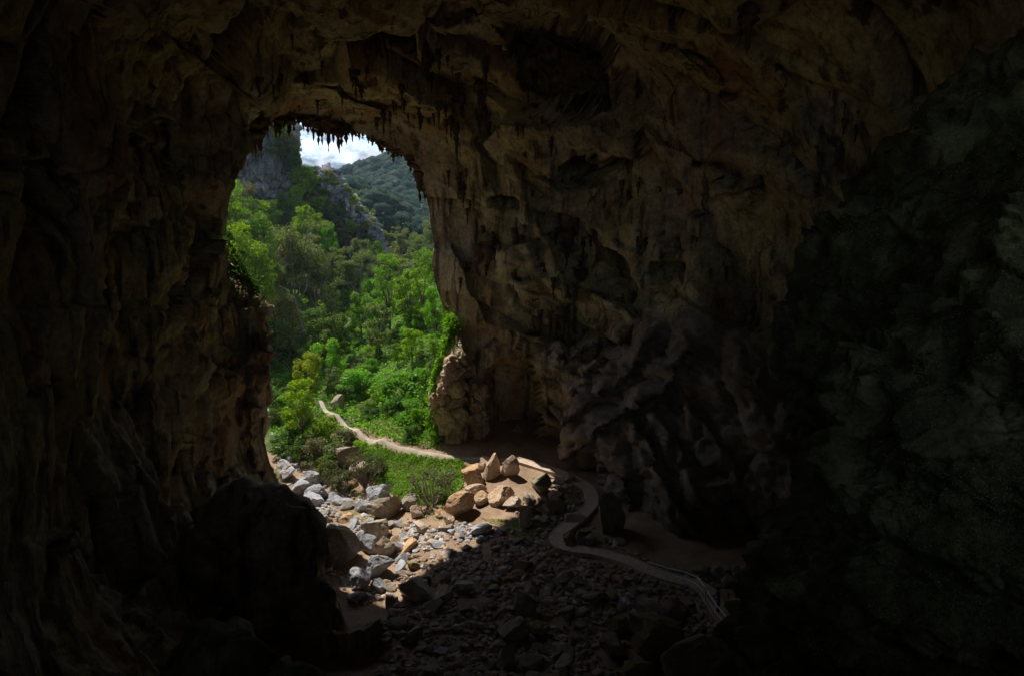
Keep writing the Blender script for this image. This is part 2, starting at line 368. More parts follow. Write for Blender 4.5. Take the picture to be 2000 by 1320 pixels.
# spread the outer boundary by the angle of the rim points, so that rings do not twist
s = np.linspace(0, 1, NS) ** 1.35
UV = rim[:, None, :2] * (1 - s)[None, :, None] + outb[:, None] * s[None, :, None]
dep = np.exp(depth(UV / 100))
kr = np.clip(1 - s / 0.01, 0, 1)[None]; dep = dep * (1 - kr) + rim[:, 2:3] * kr
for (pu, pv, ru, rv, dd, sk) in POCKETS:
    a = (UV[..., 0] - pu - sk * (UV[..., 1] - pv)) / ru; b_ = (UV[..., 1] - pv) / rv
    wob = 0.25 * perlin(np.concatenate([UV / 24.0, np.full(UV.shape[:2] + (1,), pu * 0.1)], -1).reshape(-1, 3)).reshape(UV.shape[:2])
    r2_ = ((np.abs(a) ** 4 + np.abs(b_) ** 4) ** .25) * 1.08 + wob * .5
    dep = dep + dd * np.clip((1.12 - r2_) / 0.24, 0, 1) * (1.0 if dd > 5 else np.clip(.6 - .55 * b_, .08, 1.2))
LEDGES = [  # broken edges: line from, to, metres proud, width in photo pixels, falling away to the right of the line's direction
    (1215,785,1395,1065,2.0,110),(1270,790,1425,1015,1.3,60),(1335,765,1450,960,1.2,90),(1185,900,1262,1080,2.4,60),
    (1330,640,1075,860,2.0,60),(1340,720,1100,905,2.2,55),(1250,640,1090,790,1.6,40),(1400,690,1230,800,1.6,40),(1180,640,1085,720,1.4,35),
    (1000,300,1065,480,2.0,55),(1065,470,1125,590,1.8,55),(930,280,985,420,1.6,45),(1090,290,1075,410,1.8,50),(1200,330,1130,420,1.8,70),(1075,180,1210,260,1.8,60),(1230,250,1380,330,1.8,60),(1320,460,1350,560,1.8,40),(1380,300,1480,390,1.8,60),
    (880,470,960,640,1.4,50),(1150,560,1260,620,1.5,40),(1010,560,1120,520,1.4,40),(820,60,1000,30,1.8,60),(560,150,760,205,1.6,50),(700,70,860,130,1.6,60),(1450,60,1560,200,1.8,60),(1560,200,1620,380,1.8,60),(1250,60,1420,150,1.8,70),(400,300,330,560,1.6,50),(380,640,350,900,1.6,50),(250,150,220,420,1.4,50),(120,300,100,640,1.2,50),(330,80,460,160,1.4,50)]
wob2 = 5 * fbm(np.concatenate([UV / 46.0, np.zeros(UV.shape[:2] + (1,))], -1).reshape(-1, 3), 3).reshape(UV.shape[:2])
for (u0, v0, u1, v1, hh, wd) in LEDGES:
    L_ = math.hypot(u1 - u0, v1 - v0); tx, ty = (u1 - u0) / L_, (v1 - v0) / L_
    al = ((UV[..., 0] - u0) * tx + (UV[..., 1] - v0) * ty) / L_; sd_ = -(UV[..., 0] - u0) * ty + (UV[..., 1] - v0) * tx + wob2
    dep = dep - hh * np.clip(1 - sd_ / wd, 0, 1) * np.clip(sd_ / 2.5, 0, 1) * np.clip(al / .12, 0, 1) * np.clip((1 - al) / .12, 0, 1)
P = at_y(UV[..., 0], UV[..., 1], dep)
nrm = grid_normals(at_y(UV[..., 0], UV[..., 1], np.exp(depth(UV / 100))))
tow = CAM - P; sg = np.sign(np.einsum('ijk,ijk->ij', nrm, tow)); nrm *= sg[..., None]
q = P.reshape(-1, 3)
warp = np.stack([perlin(q * 0.13 + k * 31) for k in range(3)], -1) * 1.6
ca, sa = math.cos(0.6), math.sin(0.6)               # bedding dips down to the right
qr = np.stack([q[:, 0] * ca + q[:, 2] * -sa, q[:, 1], q[:, 0] * sa + q[:, 2] * ca], -1)
fa, fe, fr = worley((qr + warp * 0.7) * np.array([0.085, 0.12, 0.15]))
fb_, fe2, fr2 = worley((qr + warp * 0.5) * np.array([0.26, 0.34, 0.44]) + 7)
flute = ridged(q * np.array([0.34, 0.34, 0.035]) + 3, 3)
d = 1.2 * fbm(q * 0.075, 3) + 2.9 * fa + 1.5 * (fr - 0.5) + 0.55 * fb_ + 0.45 * (fr2 - 0.5) + 0.10 * fbm(q * 0.9, 4, 0.6) - 0.6 * np.exp(-fe * 9) - 0.25 * np.exp(-fe2 * 9)
uu = UV[..., 0].ravel(); vv = UV[..., 1].ravel()
fl_w = np.clip((560 - uu) / 260, 0, 1) * 0.75 + np.clip(1 - np.abs(uu - 900) / 150, 0, 1) * np.clip((vv - 250) / 200, 0, 1) * 0.5 + 0.15
gw = np.clip((uu - 1040) / 80, 0, 1) * np.clip((vv - 640) / 80, 0, 1)
f3, fe3, fr3 = worley((qr + warp * 0.3) * np.array([0.8, 0.95, 1.15]) + 19)
d = d + fl_w * 0.9 * flute + 0.16 * f3 + 0.12 * (fr3 - .5) + gw * (0.45 * fb_ + 0.34 * f3 + .25 * (fr3 - .5) - .12 * np.exp(-fe3 * 10))
d = d * (1 - .22 * gw)
near = np.clip(dep.ravel() / 60, 0.3, 1)
edge = np.clip(s / 0.12, 0.12, 1)[None].repeat(NT, 0).ravel()
P = P + nrm * (d * near * edge).reshape(NT, NS, 1)
# the lip beyond the rim: thickness of the mouth, flaring outwards into the outer rock face
cen = np.array([660.0, 560.0]); rad = rim[:, :2] - cen; rad /= np.linalg.norm(rad, axis=1)[:, None]
rad3 = np.stack([rad[:, 0], 0 * rad[:, 0], -rad[:, 1]], -1)
lip = []
for k, t in enumerate((9.0, 6.0, 3.6, 2.0, 1.1, 0.55, 0.22)):
    L_ = P[:, 0] + np.array([0, 1.0, 0]) * t + rad3 * t * 3.6
    lip.append(L_ + nrm[:, 0] * (fbm(L_ * 0.3, 3) * min(t, 3) * 0.35)[:, None])
tail = []
for k, t in enumerate((0.25, 0.5, 0.75, 1.0)):       # the chamber goes on behind the camera as a passage
    e = P[:, -1]; ang = np.linspace(-2.2, 2.2, NT)
    far = np.stack([-3 + 23 * np.sin(ang), np.full(NT, -31.0), 32 + 21 * np.cos(ang)], -1)
    tail.append(e * (1 - t) + far * t)
full = np.concatenate([np.stack(lip, 1), P, np.stack(tail, 1)], 1)
uvf = UV.reshape(-1, 2); jn = 60 * fbm(q * .12 + 50, 3)
greyv = inside(uvf + np.stack([jn, -jn], -1) * .8, [(1050,900),(1090,790),(1200,690),(1330,640),(1480,620),(1600,700),(1620,1300),(1150,1300)])
gf = np.zeros((NT, full.shape[1]), int); gf[:, 7:7 + NS] = greyv.reshape(NT, NS)
link('cave_wall', mesh_np('cave_wall', full.reshape(-1, 3), grid_faces(NT, full.shape[1]), [M['cave'], M['wall_slab']], True, gf[:-1, :-1].ravel()), kind='structure')
dist_w = np.linalg.norm(P - CAM, axis=-1); idx = np.arange(0, NT, 8); jdx = np.concatenate([np.arange(14, NS - 1, 6), [NS - 1]])
mxd = np.array([[dist_w[max(i - 12, 0):i + 13, max(j - 9, 0):j + 10].max() for j in jdx] for i in idx])
dirw = (at_y(UV[..., 0], UV[..., 1], np.full(UV.shape[:2], 50.0)) - CAM)[idx][:, jdx]; dirw /= np.linalg.norm(dirw, axis=-1, keepdims=True)
SH = CAM + dirw * (mxd + 0.5)[..., None]
endp = np.stack(tail, 1)[idx, -1][:, None]; SH = np.concatenate([SH, endp + np.array([0, 0, 4.0])], 1)
link('sun_block_shell', mesh_np('sun_block_shell', SH.reshape(-1, 3), grid_faces(len(idx), SH.shape[1]), M['ground'], True), kind='structure')  # unseen shell added outside the cave wall to stop sun leaking through its folds
CAVE = bpy.data.objects['cave_wall']
WALLP = P; WALLUV = UV

# ------------------------------------------------------------------ solid rock lumps (closed bodies with a front, a back and rough relief)
def lump(name, outline, Yc, bulge, back, mat, nth=160, nr=60, seed=0, facet=(0.4, 0.5), rough=(0.8, 0.25), flute=0.0, bed=0.0, center=None, tilt=(0, 0), scal=0.0, label=None, cat=None, kind=None, group=None, parent=None, hole=1.0):
    ol = resample(list(outline) + [outline[0]], nth + 1)[:-1]
    c = np.array(center if center else ol[:, :2].mean(0), float)
    r = np.linspace(0, 1, nr) ** 0.8; nb_ = min(nr, 40); rb = np.linspace(1, 0, nb_)[1:]
    rr = np.concatenate([r, rb]); fr_ = np.concatenate([np.ones(nr), np.zeros(nb_ - 1)])
    uv = c + (ol[:, None, :2] - c) * rr[None, :, None]
    cap = np.sqrt(np.clip(1 - rr ** 2.4, 0, 1))
    Yd = Yc + tilt[0] * (uv[..., 0] - c[0]) + tilt[1] * (uv[..., 1] - c[1]) + np.where(fr_ > 0, -bulge * cap, back * cap)[None]
    P = at_y(uv[..., 0], uv[..., 1], Yd)
    bk = (fr_ == 0)
    ctr3 = P.reshape(-1, 3).mean(0)
    n = grid_normals(np.concatenate([P[-1:], P, P[:1]], 0))[1:-1]
    out_ = P - ctr3; n *= np.sign(np.einsum('ijk,ijk->ij', n, out_))[..., None]
    q = P.reshape(-1, 3) + seed * 13.7
    fa, fe, fr2 = worley((q + 0.5 * np.stack([perlin(q * 0.4 + k * 9) for k in range(3)], -1) / max(facet[0], .05) * .3) * facet[0])
    d = facet[1] * (fa + 0.6 * (fr2 - 0.5) - 0.35 * np.exp(-fe * 10)) + rough[1] * fbm(q * rough[0], 5, 0.55)
    if flute: d = d + flute * ridged(q * np.array([0.5, 0.5, 0.06]), 3)
    if bed:
        sw = (q[:, 0] * .86 + q[:, 2] * .5 + .35 * q[:, 1]) * .34 + .25 * perlin(q * .16); fr3 = sw - np.floor(sw); d = d + bed * (np.where(fr3 < .82, fr3 / .82, (1 - fr3) / .18) - .5) * (0.5 + RND[np.floor(sw).astype(int) & 255, 0])
    if scal: mk_ = np.clip(0.5 + 1.2 * fbm(q * .35 + 9, 3), 0, 1); wq = q + .35 * np.stack([perlin(q * .9 + k * 7) for k in range(3)], -1); d = d + scal * (1.1 * ridged(q * np.array([.16, .3, .42]) + 2, 3) + mk_ * (.75 * np.abs(perlin(wq * np.array([1.7, 1.7, 3.6]))) + 0.55 * np.abs(perlin(wq * np.array([3.8, 3.8, 7.6]))) + 0.25 * np.abs(perlin(wq * np.array([8., 8., 14.0])))))
    P = P + n * d.reshape(P.shape[:2] + (1,))
    if name == 'debug': pass
    me = mesh_np(name, P.reshape(-1, 3), grid_faces(nth, len(rr), True), mat, True)
    o = link(name, me, parent, None, label, cat, group, kind)
    return o

# the near rocks that frame the view
lump('mossy_rock_face', [(2140, 20),(2002, 100),(1912, 160),(1832, 222),(1742, 300),(1672, 392),(1594, 500),(1568, 590),(1544, 665),(1562, 800),(1614, 930),(1742, 1150),(2300, 1500),(2500, 700)], 27, 7, 9, M['moss_rock'], 400, 190, 1, (0.45, 0.6), (0.7, 0.35), tilt=(-0.006, 0.0), scal=0.5,
     label='dark mossy rock face leaning in from the right, upper one of two', cat='rock face')
lump('mossy_rock_face', [(2300, 180),(2052, 385),(1942, 470),(1852, 560),(1782, 660),(1702, 745),(1652, 850),(1612, 960),(1543, 1050),(1508, 1140),(1480, 1230),(1448, 1330),(1408, 1560),(2300, 1700),(2600, 900)], 17, 5, 7, M['moss_rock'], 440, 230, 2, (0.6, 0.35), (0.9, 0.25), tilt=(-0.004, -0.001), scal=0.55,
     label='green mossy rock face in the near right corner with scalloped moss tufts', cat='rock face')
lump('rock_outcrop', [(430,960),(480,935),(548,955),(600,972),(622,1010),(636,1075),(628,1110),(660,1160),(690,1230),(742,1215),(752,1330),(700,1560),(300,1560),(300,1100)], 43, 4, 6, M['cave'], 260, 90, 3, (0.3, 0.9), (0.5, 0.35),
     label='dark cleft rock outcrop at the foot of the left cave wall', cat='outcrop')
lump('mossy_boulder', [(320,1330),(400,1235),(470,1228),(530,1300),(610,1330),(600,1560),(300,1560)], 21, 2, 3, M['moss_rock'], 160, 60, 4, (0.8, 0.25), (1.2, 0.15), scal=0.25,
     label='pale mossy boulder at the bottom left edge below the wall', cat='boulder')
# pillar of warm rock at the left foot of the mouth, and the dark ledge above it
lump('rock_pillar', [(410,650),(470,600),(505,640),(518,720),(512,800),(506,880),(520,930),(556,985),(540,1060),(420,1060),(390,850)], 60.5, 2.5, 4, M['cave'], 220, 70, 5, (0.5, 0.5), (0.8, 0.3), flute=0.5,
     label='warm brown rock pillar at the left foot of the cave mouth', cat='rock pillar')
lump('rock_ledge', [(430,500),(462,535),(500,570),(530,600),(524,652),(490,650),(440,620),(410,560)], 62.5, 2.2, 3, M['cave'], 140, 50, 6, (0.5, 0.5), (0.8, 0.3),
     label='dark rock ledge with leafy twigs jutting from the left rim', cat='rock ledge')
# right foot of the mouth
lump('rock_buttress', [(878,690),(900,660),(930,720),(955,790),(950,880),(900,900),(860,896),(848,850),(838,790),(846,740)], 75, 2.2, 3, M['cave'], 200, 70, 8, (0.45, 0.8), (0.9, 0.3),
     label='sunlit ochre rock buttress at the right foot of the cave mouth', cat='buttress')
lump('rock_buttress', [(870,700),(884,692),(898,712),(880,745),(868,790),(842,800),(840,775),(858,750)], 73.4, 1.0, 2, M['sun_rock'], 100, 36, 9, (0.9, 0.4), (1.2, 0.2),
     label='pale sunlit rock flake leaning on the right foot of the mouth', cat='rock flake')

# ------------------------------------------------------------------ stalactites hanging from the rim and the roof (parts of the cave wall)
def stalactite_mesh(name, seed, length, r, sides=9, n=16, mat=None):
    g = np.random.default_rng(seed); t = np.linspace(0, 1, n)
    prof = (1.5 * (1 - t) ** 2.2 + .75 * (1 - t) ** .6) * (1 + 0.35 * np.sin(t * g.uniform(14, 26) + g.uniform(0, 6)) * (t > .1) + 0.2 * g.normal(size=n)) + 0.05
    prof[-1] = 0.02
    c = np.stack([np.cumsum(g.normal(size=n)) * 0.05 * r, np.cumsum(g.normal(size=n)) * 0.05 * r, -t * length], -1)
    V, Fc = tube(c, np.clip(prof, .02, 2) * r, sides)
    V = V + 0.22 * r * np.stack([perlin(V * 2.2 / r + seed), perlin(V * 2.2 / r + seed + 40), 0 * V[:, 0]], -1)
    return V, Fc
def wall_point(u, v):
    dd = (WALLUV[..., 0] - u) ** 2 + (WALLUV[..., 1] - v) ** 2
    pu, pv = proj(WALLP[::1]); dd = (pu - u) ** 2 + (pv - v) ** 2
    i = np.unravel_index(np.argmin(dd), dd.shape); return WALLP[i]
_pu, _pv = proj(WALLP)
def wall_point(u, v):
    dd = (_pu - u) ** 2 + (_pv - v) ** 2; return WALLP[np.unravel_index(np.argmin(dd), dd.shape)]
RIMST = [(481,250,262,7),(490,244,288,16),(495,244,299,7),(501,245,284,14),(507,246,297,6),(513,244,272,11),(521,238,262,5),(531,234,249,4),(538,234,264,6),(544,233,261,9),(553,232,248,6),(565,232,260,9),(573,232,251,7),(590,233,251,6),(600,234,257,7),(606,236,250,9),(611,238,268,6),(621,239,275,6),(627,240,274,6),
         (636,242,260,7),(641,243,285,7),(649,246,272,8),(660,248,288,7),(666,249,279,7),(676,252,277,7),(688,255,273,4),(701,258,271,5),(709,262,270,6),(719,268,278,5),(739,280,293,8),(747,284,297,8),(769,294,314,7),(783,300,308,6),(819,330,382,11),(829,372,392,5),
         (470,262,276,7),(556,231,243,8),(583,232,242,8),(596,233,245,8),(617,239,256,9),(632,241,252,9),(655,247,262,9),(671,250,262,8),(682,253,263,7),(694,256,265,7),(728,273,283,7),(757,288,300,7),(776,298,306,8),(800,312,330,9),(810,324,344,8)]
for k, (u, v0, v1, wpx) in enumerate(RIMST):
    Yk = float(np.interp(u, [470, 484, 505, 535, 600, 700, 800, 830], [63.2, 66, 69, 71.5, 73.5, 76, 78, 79.3])) + 0.2
    top = at_y(u, v0 - 7, Yk); ln = (7 + (v1 - v0) * 1.22) * Yk / F; r = wpx * 0.5 * Yk / F * 1.4
    V, Fc = stalactite_mesh('stalactite', k, ln, r)
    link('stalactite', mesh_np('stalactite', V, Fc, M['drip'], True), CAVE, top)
g = np.random.default_rng(21)
ZON = [(690,900,70,240,34,(18,60)),(860,960,110,300,16,(25,80)),(1000,1080,180,420,9,(15,45)),(900,1010,430,560,12,(30,80)),(1080,1180,420,560,10,(30,90)),(560,700,60,200,12,(12,40)),(860,930,330,420,9,(20,45)),(1180,1330,320,480,9,(20,50)),(1440,1475,10,30,3,(60,100)),(1600,1720,120,260,6,(20,50)),(1040,1120,520,640,7,(30,70)),(560,800,205,236,22,(8,18)),(480,560,150,225,12,(12,35))]
protos = []
for k in range(8):
    V, Fc = stalactite_mesh('stalactite', 100 + k, 1.0, 0.10); protos.append(mesh_np('stalactite', V, Fc, M['drip'], True))
for (u0, u1, v0, v1, cnt, (l0, l1)) in ZON:
    for k in range(cnt):
        u = g.uniform(u0, u1); v = g.uniform(v0, v1); p = wall_point(u, v); lpx = g.uniform(l0, l1); ln = lpx * p[1] / F
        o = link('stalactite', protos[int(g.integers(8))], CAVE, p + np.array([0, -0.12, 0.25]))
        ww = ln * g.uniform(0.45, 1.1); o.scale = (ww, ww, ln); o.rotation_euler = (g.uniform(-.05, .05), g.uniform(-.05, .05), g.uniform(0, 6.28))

# ------------------------------------------------------------------ hill, cliff and rock pinnacle beyond the mouth
RIDGE = [(-800,420),(300,400),(520,372),(600,350),(660,335),(700,318),(740,301),(770,289),(810,272),(900,240),(1100,190),(1500,180),(2500,260)]
RIDGE = np.array(RIDGE, float)
hx = np.linspace(-560, 420, 180); hy = np.linspace(0, 1, 90)
HX, HT = np.meshgrid(hx, hy, indexing='ij')
uR = 1000 + F * HX / 520 / 1.0
vR = np.interp(uR, RIDGE[:, 0], RIDGE[:, 1])
zr = at_y(np.full_like(vR, 1000), vR, 520.0)[..., 2] - 7
HY = 265 + 420 * HT
prof = np.where(HY < 520, ((HY - 265) / 255) ** 1.15, 1 - ((HY - 520) / 165) * 0.5)
HZ = 14 + (zr - 14) * prof
HP = np.stack([HX, HY, HZ], -1); HP[..., 2] += 5.0 * fbm(HP.reshape(-1, 3) * np.array([.018, .018, 0]), 4).reshape(HX.shape) * np.clip(prof * (1.15 - prof) * 3, 0, 1)
bm_ = MB('forest_floor'); M['forest_floor'] = bm_.done((0.02, 0.03, 0.015), 1.0)
link('hill', mesh_np('hill', HP.reshape(-1, 3), grid_faces(180, 90), M['forest_floor'], True), kind='structure')

lump('limestone_cliff', [(470,215),(520,205),(556,228),(570,262),(578,300),(586,345),(592,385),(560,420),(480,420),(420,380),(400,280),(430,220)], 172, 10, 12, M['cliff'], 260, 110, 31, (0.11, 2.6), (0.4, 0.7), flute=0.9,
     label='tall grey limestone cliff behind the trees at the upper left', cat='cliff')
lump('rock_pinnacle', [(612,372),(622,348),(640,336),(652,345),(664,362),(676,380),(692,398),(704,420),(716,446),(706,470),(660,476),(632,440),(618,410)], 176, 6, 8, M['cliff'], 240, 90, 33, (0.40, 1.5), (0.6, 0.5), flute=1.3,
     label='jagged grey rock pinnacle with bushes on its ledges', cat='rock pinnacle')
lump('rock_crag', [(690,430),(712,424),(730,436),(742,470),(746,500),(728,508),(714,470),(700,450)], 172, 4, 5, M['cliff'], 140, 50, 34, (0.55, 1.0), (0.7, 0.4), flute=1.0,
     label='narrow grey rock crag stepping down right of the pinnacle', cat='crag')

# ------------------------------------------------------------------ boulders and stones
def ico(sub):
    b = bmesh.new(); bmesh.ops.create_icosphere(b, subdivisions=sub, radius=1.0); b.verts.ensure_lookup_table()
    V = np.array([v.co[:] for v in b.verts]); Fc = np.array([[v.index for v in f.verts] for f in b.faces]); b.free(); return V, Fc
ICO = {k: ico(k) for k in (1, 2, 3, 4)}
ICO[0] = (lambda b: (bmesh.ops.create_icosphere(b, subdivisions=1, radius=1.0), np.array([v.co[:] for v in b.verts]), np.array([[v.index for v in f.verts] for f in b.faces]))[1:])(bmesh.new())
def rock_shape(seed, sub, cuts=13, rough=0.05, lo=0.42, hi=0.84):
    g = np.random.default_rng(seed); V, Fc = ICO[sub]; V = V.copy() * 1.1
    for _ in range(cuts):
        n = g.normal(size=3); n /= np.linalg.norm(n); dd = g.uniform(lo, hi); t = V @ n
        V -= np.clip(t - dd, 0, None)[:, None] * n
    V += rough * fbm(V * 2.3 + seed * 3.1, 4, 0.6)[:, None] * V + rough * 0.8 * np.stack([perlin(V * 3.1 + seed + 9 * k) for k in range(3)], -1)
    if sub > 3: V += 0.022 * (fbm(V * 7 + seed, 3, .6) - .8 * np.exp(-np.abs(perlin(V * 2.6 + seed * 1.7)) * 26))[:, None] * V
    V -= (V.max(0) + V.min(0)) / 2; V /= (V.max(0) - V.min(0)) / 2
    return V, Fc
def rock_obj(name, seed, size, mat, loc, rot, sub=4, cuts=10, rough=0.06, **kw):
    V, Fc = rock_shape(seed, sub, cuts, rough)
    return link(name, mesh_np(name, V * np.array(size) / 2, Fc, mat, False), None, loc, **kw)
# u, v of the foot, width px, height px, depth factor, material, roll, label
BOULD = [
 (668,1098,92,84,0.9,'brown_rock',0.1,'largest brown boulder, blocky, lit on top beside the dark outcrop'),
 (648,1052,62,34,0.9,'brown_rock',-0.1,'long low brown boulder behind the largest blocky one'),
 (735,1050,60,44,0.8,'brown_rock',0.25,'pale pinkish wedge boulder with a pointed top in the stream bed'),
 (752,1012,68,50,0.9,'brown_rock',0.0,'rough rounded grey-brown boulder in front of the leafy patch'),
 (738,972,56,36,0.9,'grey_rock',0.1,'grey double-topped boulder behind the rough rounded one'),
 (711,996,46,30,0.8,'grey_rock',-0.45,'slanted light grey boulder left of the rough rounded one'),
 (724,1078,44,36,0.8,'grey_rock',0.2,'grey boulder below the pinkish wedge, its left neighbour'),
 (753,1084,40,42,0.8,'brown_rock',0.4,'steep grey-brown boulder below the pinkish wedge, its right neighbour'),
 (703,1060,28,28,0.9,'grey_rock',0.0,'dark rounded stone between the brown boulder and pinkish wedge'),
 (746,1120,52,46,0.8,'grey_rock',0.3,'pale grey wedge boulder, brightest in the lower sunlit bed'),
 (706,1145,52,42,0.9,'grey_rock',0.0,'cracked grey boulder at the lower left of the sunlit bed'),
 (800,996,36,38,0.7,'brown_rock',0.2,'upright grey-brown block beside the large grey bush'),
 (813,1012,28,26,0.8,'tan_rock',0.2,'small tan block in front of the large grey bush'),
 (862,1010,28,18,0.8,'tan_rock',-0.2,'low tan stone in front of the big smooth tan boulder'),
 (876,1024,28,26,0.9,'tan_rock',0.0,'rough reddish tan stone below the big smooth tan boulder'),
 (900,1006,62,58,0.9,'tan_rock',-0.15,'big smooth tan boulder left of the bare dirt patch'),
 (926,945,56,46,0.8,'tan_rock',0.1,'squarish orange boulder at the back left of the tan cluster'),
 (962,934,40,62,0.7,'tan_rock',0.1,'upright pointed orange rock at the top of the tan cluster'),
 (999,930,40,52,0.8,'tan_rock',0.45,'leaning upright orange block at the right of the pointed one'),
 (930,966,50,26,0.8,'tan_rock',-0.1,'flat orange rock under the squarish orange boulder'),
 (944,984,46,28,0.8,'tan_rock',0.0,'low orange rock with a green tuft in front'),
 (979,978,62,34,0.9,'tan_rock',-0.25,'wide flat tan slab in the middle of the tan cluster'),
 (1000,992,44,30,0.8,'tan_rock',-0.35,'tan rock leaning on the lower right of the wide slab'),
 (1027,1030,34,50,0.8,'tan_rock',0.15,'pale upright tan rock at the right edge of the dirt patch'),
 (1034,994,24,28,0.8,'tan_rock',0.3,'small tan rock behind the pale upright one'),
 (950,912,32,22,0.8,'tan_rock',0.0,'small orange rock behind the pointed upright one'),
 (940,918,24,20,0.8,'tan_rock',0.4,'small tilted orange rock left of the pointed upright one'),
 (676,918,56,56,0.9,'brown_rock',0.3,'large slanted grey-brown slab in the bushes below the path'),
 (703,934,46,38,0.8,'brown_rock',-0.1,'brown boulder at the right foot of the large slanted slab'),
 (745,962,40,22,0.8,'brown_rock',0.1,'half hidden brown rock at the left of the leafy patch'),
 (559,934,52,40,0.9,'grey_rock',-0.3,'cracked grey slab beside the left pillar, farthest in the bed'),
 (593,962,50,30,0.8,'grey_rock',-0.3,'dark grey tilted slab right of the cracked grey slab'),
 (618,972,50,32,0.8,'grey_rock',-0.1,'flat grey boulder at the back of the stream bed'),
 (610,942,40,30,0.8,'grey_rock',0.2,'grey boulder at the foot of the streamside bushes'),
 (612,985,44,26,0.8,'grey_rock',0.0,'grey boulder against the notch of the dark outcrop'),
 (642,934,30,26,0.8,'brown_rock',0.0,'small brown boulder among streamside bushes'),
 (688,950,26,20,0.8,'tan_rock',0.2,'small yellowish stone left of the grey double-topped boulder'),
 (661,800,30,38,0.8,'brown_rock',0.35,'pointed grey rock standing beside the dirt path'),
 (640,822,26,16,0.9,'brown_rock',0.0,'flat stone stacked on the edge of the dirt path'),
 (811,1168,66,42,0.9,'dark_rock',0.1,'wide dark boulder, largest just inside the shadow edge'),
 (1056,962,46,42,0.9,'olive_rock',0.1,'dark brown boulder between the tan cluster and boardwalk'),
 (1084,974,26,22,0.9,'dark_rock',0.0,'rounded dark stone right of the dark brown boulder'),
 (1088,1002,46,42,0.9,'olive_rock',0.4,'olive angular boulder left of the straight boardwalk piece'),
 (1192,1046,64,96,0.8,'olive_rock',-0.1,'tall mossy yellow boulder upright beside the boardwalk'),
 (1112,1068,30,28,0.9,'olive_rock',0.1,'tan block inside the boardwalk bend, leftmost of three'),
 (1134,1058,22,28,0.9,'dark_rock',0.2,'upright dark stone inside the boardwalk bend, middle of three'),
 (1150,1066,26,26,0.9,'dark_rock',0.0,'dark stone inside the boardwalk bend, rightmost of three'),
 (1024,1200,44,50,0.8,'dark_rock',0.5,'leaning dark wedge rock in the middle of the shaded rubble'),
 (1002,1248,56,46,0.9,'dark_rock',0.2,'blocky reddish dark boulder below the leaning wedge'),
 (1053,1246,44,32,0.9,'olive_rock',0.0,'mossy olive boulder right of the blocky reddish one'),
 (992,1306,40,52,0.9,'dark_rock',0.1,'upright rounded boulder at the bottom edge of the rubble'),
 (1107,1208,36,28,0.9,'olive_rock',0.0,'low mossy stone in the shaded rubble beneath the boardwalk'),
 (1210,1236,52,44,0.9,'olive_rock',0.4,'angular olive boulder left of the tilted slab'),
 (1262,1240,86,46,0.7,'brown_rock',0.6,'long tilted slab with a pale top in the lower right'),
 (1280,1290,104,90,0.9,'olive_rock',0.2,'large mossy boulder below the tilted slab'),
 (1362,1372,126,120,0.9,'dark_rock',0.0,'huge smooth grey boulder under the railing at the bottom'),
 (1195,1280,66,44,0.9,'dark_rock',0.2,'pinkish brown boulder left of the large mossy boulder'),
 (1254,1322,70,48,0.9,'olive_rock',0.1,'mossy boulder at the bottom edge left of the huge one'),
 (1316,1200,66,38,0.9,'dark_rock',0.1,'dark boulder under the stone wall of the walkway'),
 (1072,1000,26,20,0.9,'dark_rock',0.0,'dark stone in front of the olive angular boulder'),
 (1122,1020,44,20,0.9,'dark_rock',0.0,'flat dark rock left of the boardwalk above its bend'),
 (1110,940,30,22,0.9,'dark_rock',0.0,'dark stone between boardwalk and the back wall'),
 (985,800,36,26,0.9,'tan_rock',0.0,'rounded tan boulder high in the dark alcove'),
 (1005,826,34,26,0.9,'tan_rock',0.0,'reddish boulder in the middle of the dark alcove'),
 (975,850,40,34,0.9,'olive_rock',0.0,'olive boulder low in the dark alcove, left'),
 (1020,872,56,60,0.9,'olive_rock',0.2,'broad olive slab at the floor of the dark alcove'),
]
KEEP = []
for k, (u, v, wpx, hpx, dfac, mt, roll, lb) in enumerate(BOULD):
    if 'alcove' in lb:
        p = at_y(u, v, 76.5 if v > 860 else 78.5 + (860 - v) * 0.03); dist = p[1]
    else:
        p = on_ground(u, v - hpx * 0.08)
    dist = np.linalg.norm(p - CAM); k_ = .86 if mt == 'tan_rock' else .92; wm = wpx * dist / F * k_; hm = hpx * dist / F * k_
    p[2] += hm * 0.34; KEEP.append((p[0], p[1], wm * 0.55))
    o = rock_obj('boulder', 300 + k, (wm, wm * dfac, hm * 1.1), M[mt], p, 0, sub=4 if wpx > 46 else 3, label=lb, cat='boulder', group='boulders on the cave floor')
    o.rotation_euler = (random.uniform(-.15, .15), roll * 0.7, random.uniform(-.4, .4))
KEEP = np.array(KEEP)

ORD = ['first', 'second', 'third', 'fourth', 'fifth', 'sixth', 'seventh', 'eighth', 'ninth', 'tenth', 'eleventh', 'twelfth', 'thirteenth', 'fourteenth', 'fifteenth', 'sixteenth', 'seventeenth', 'eighteenth', 'nineteenth', 'twentieth']
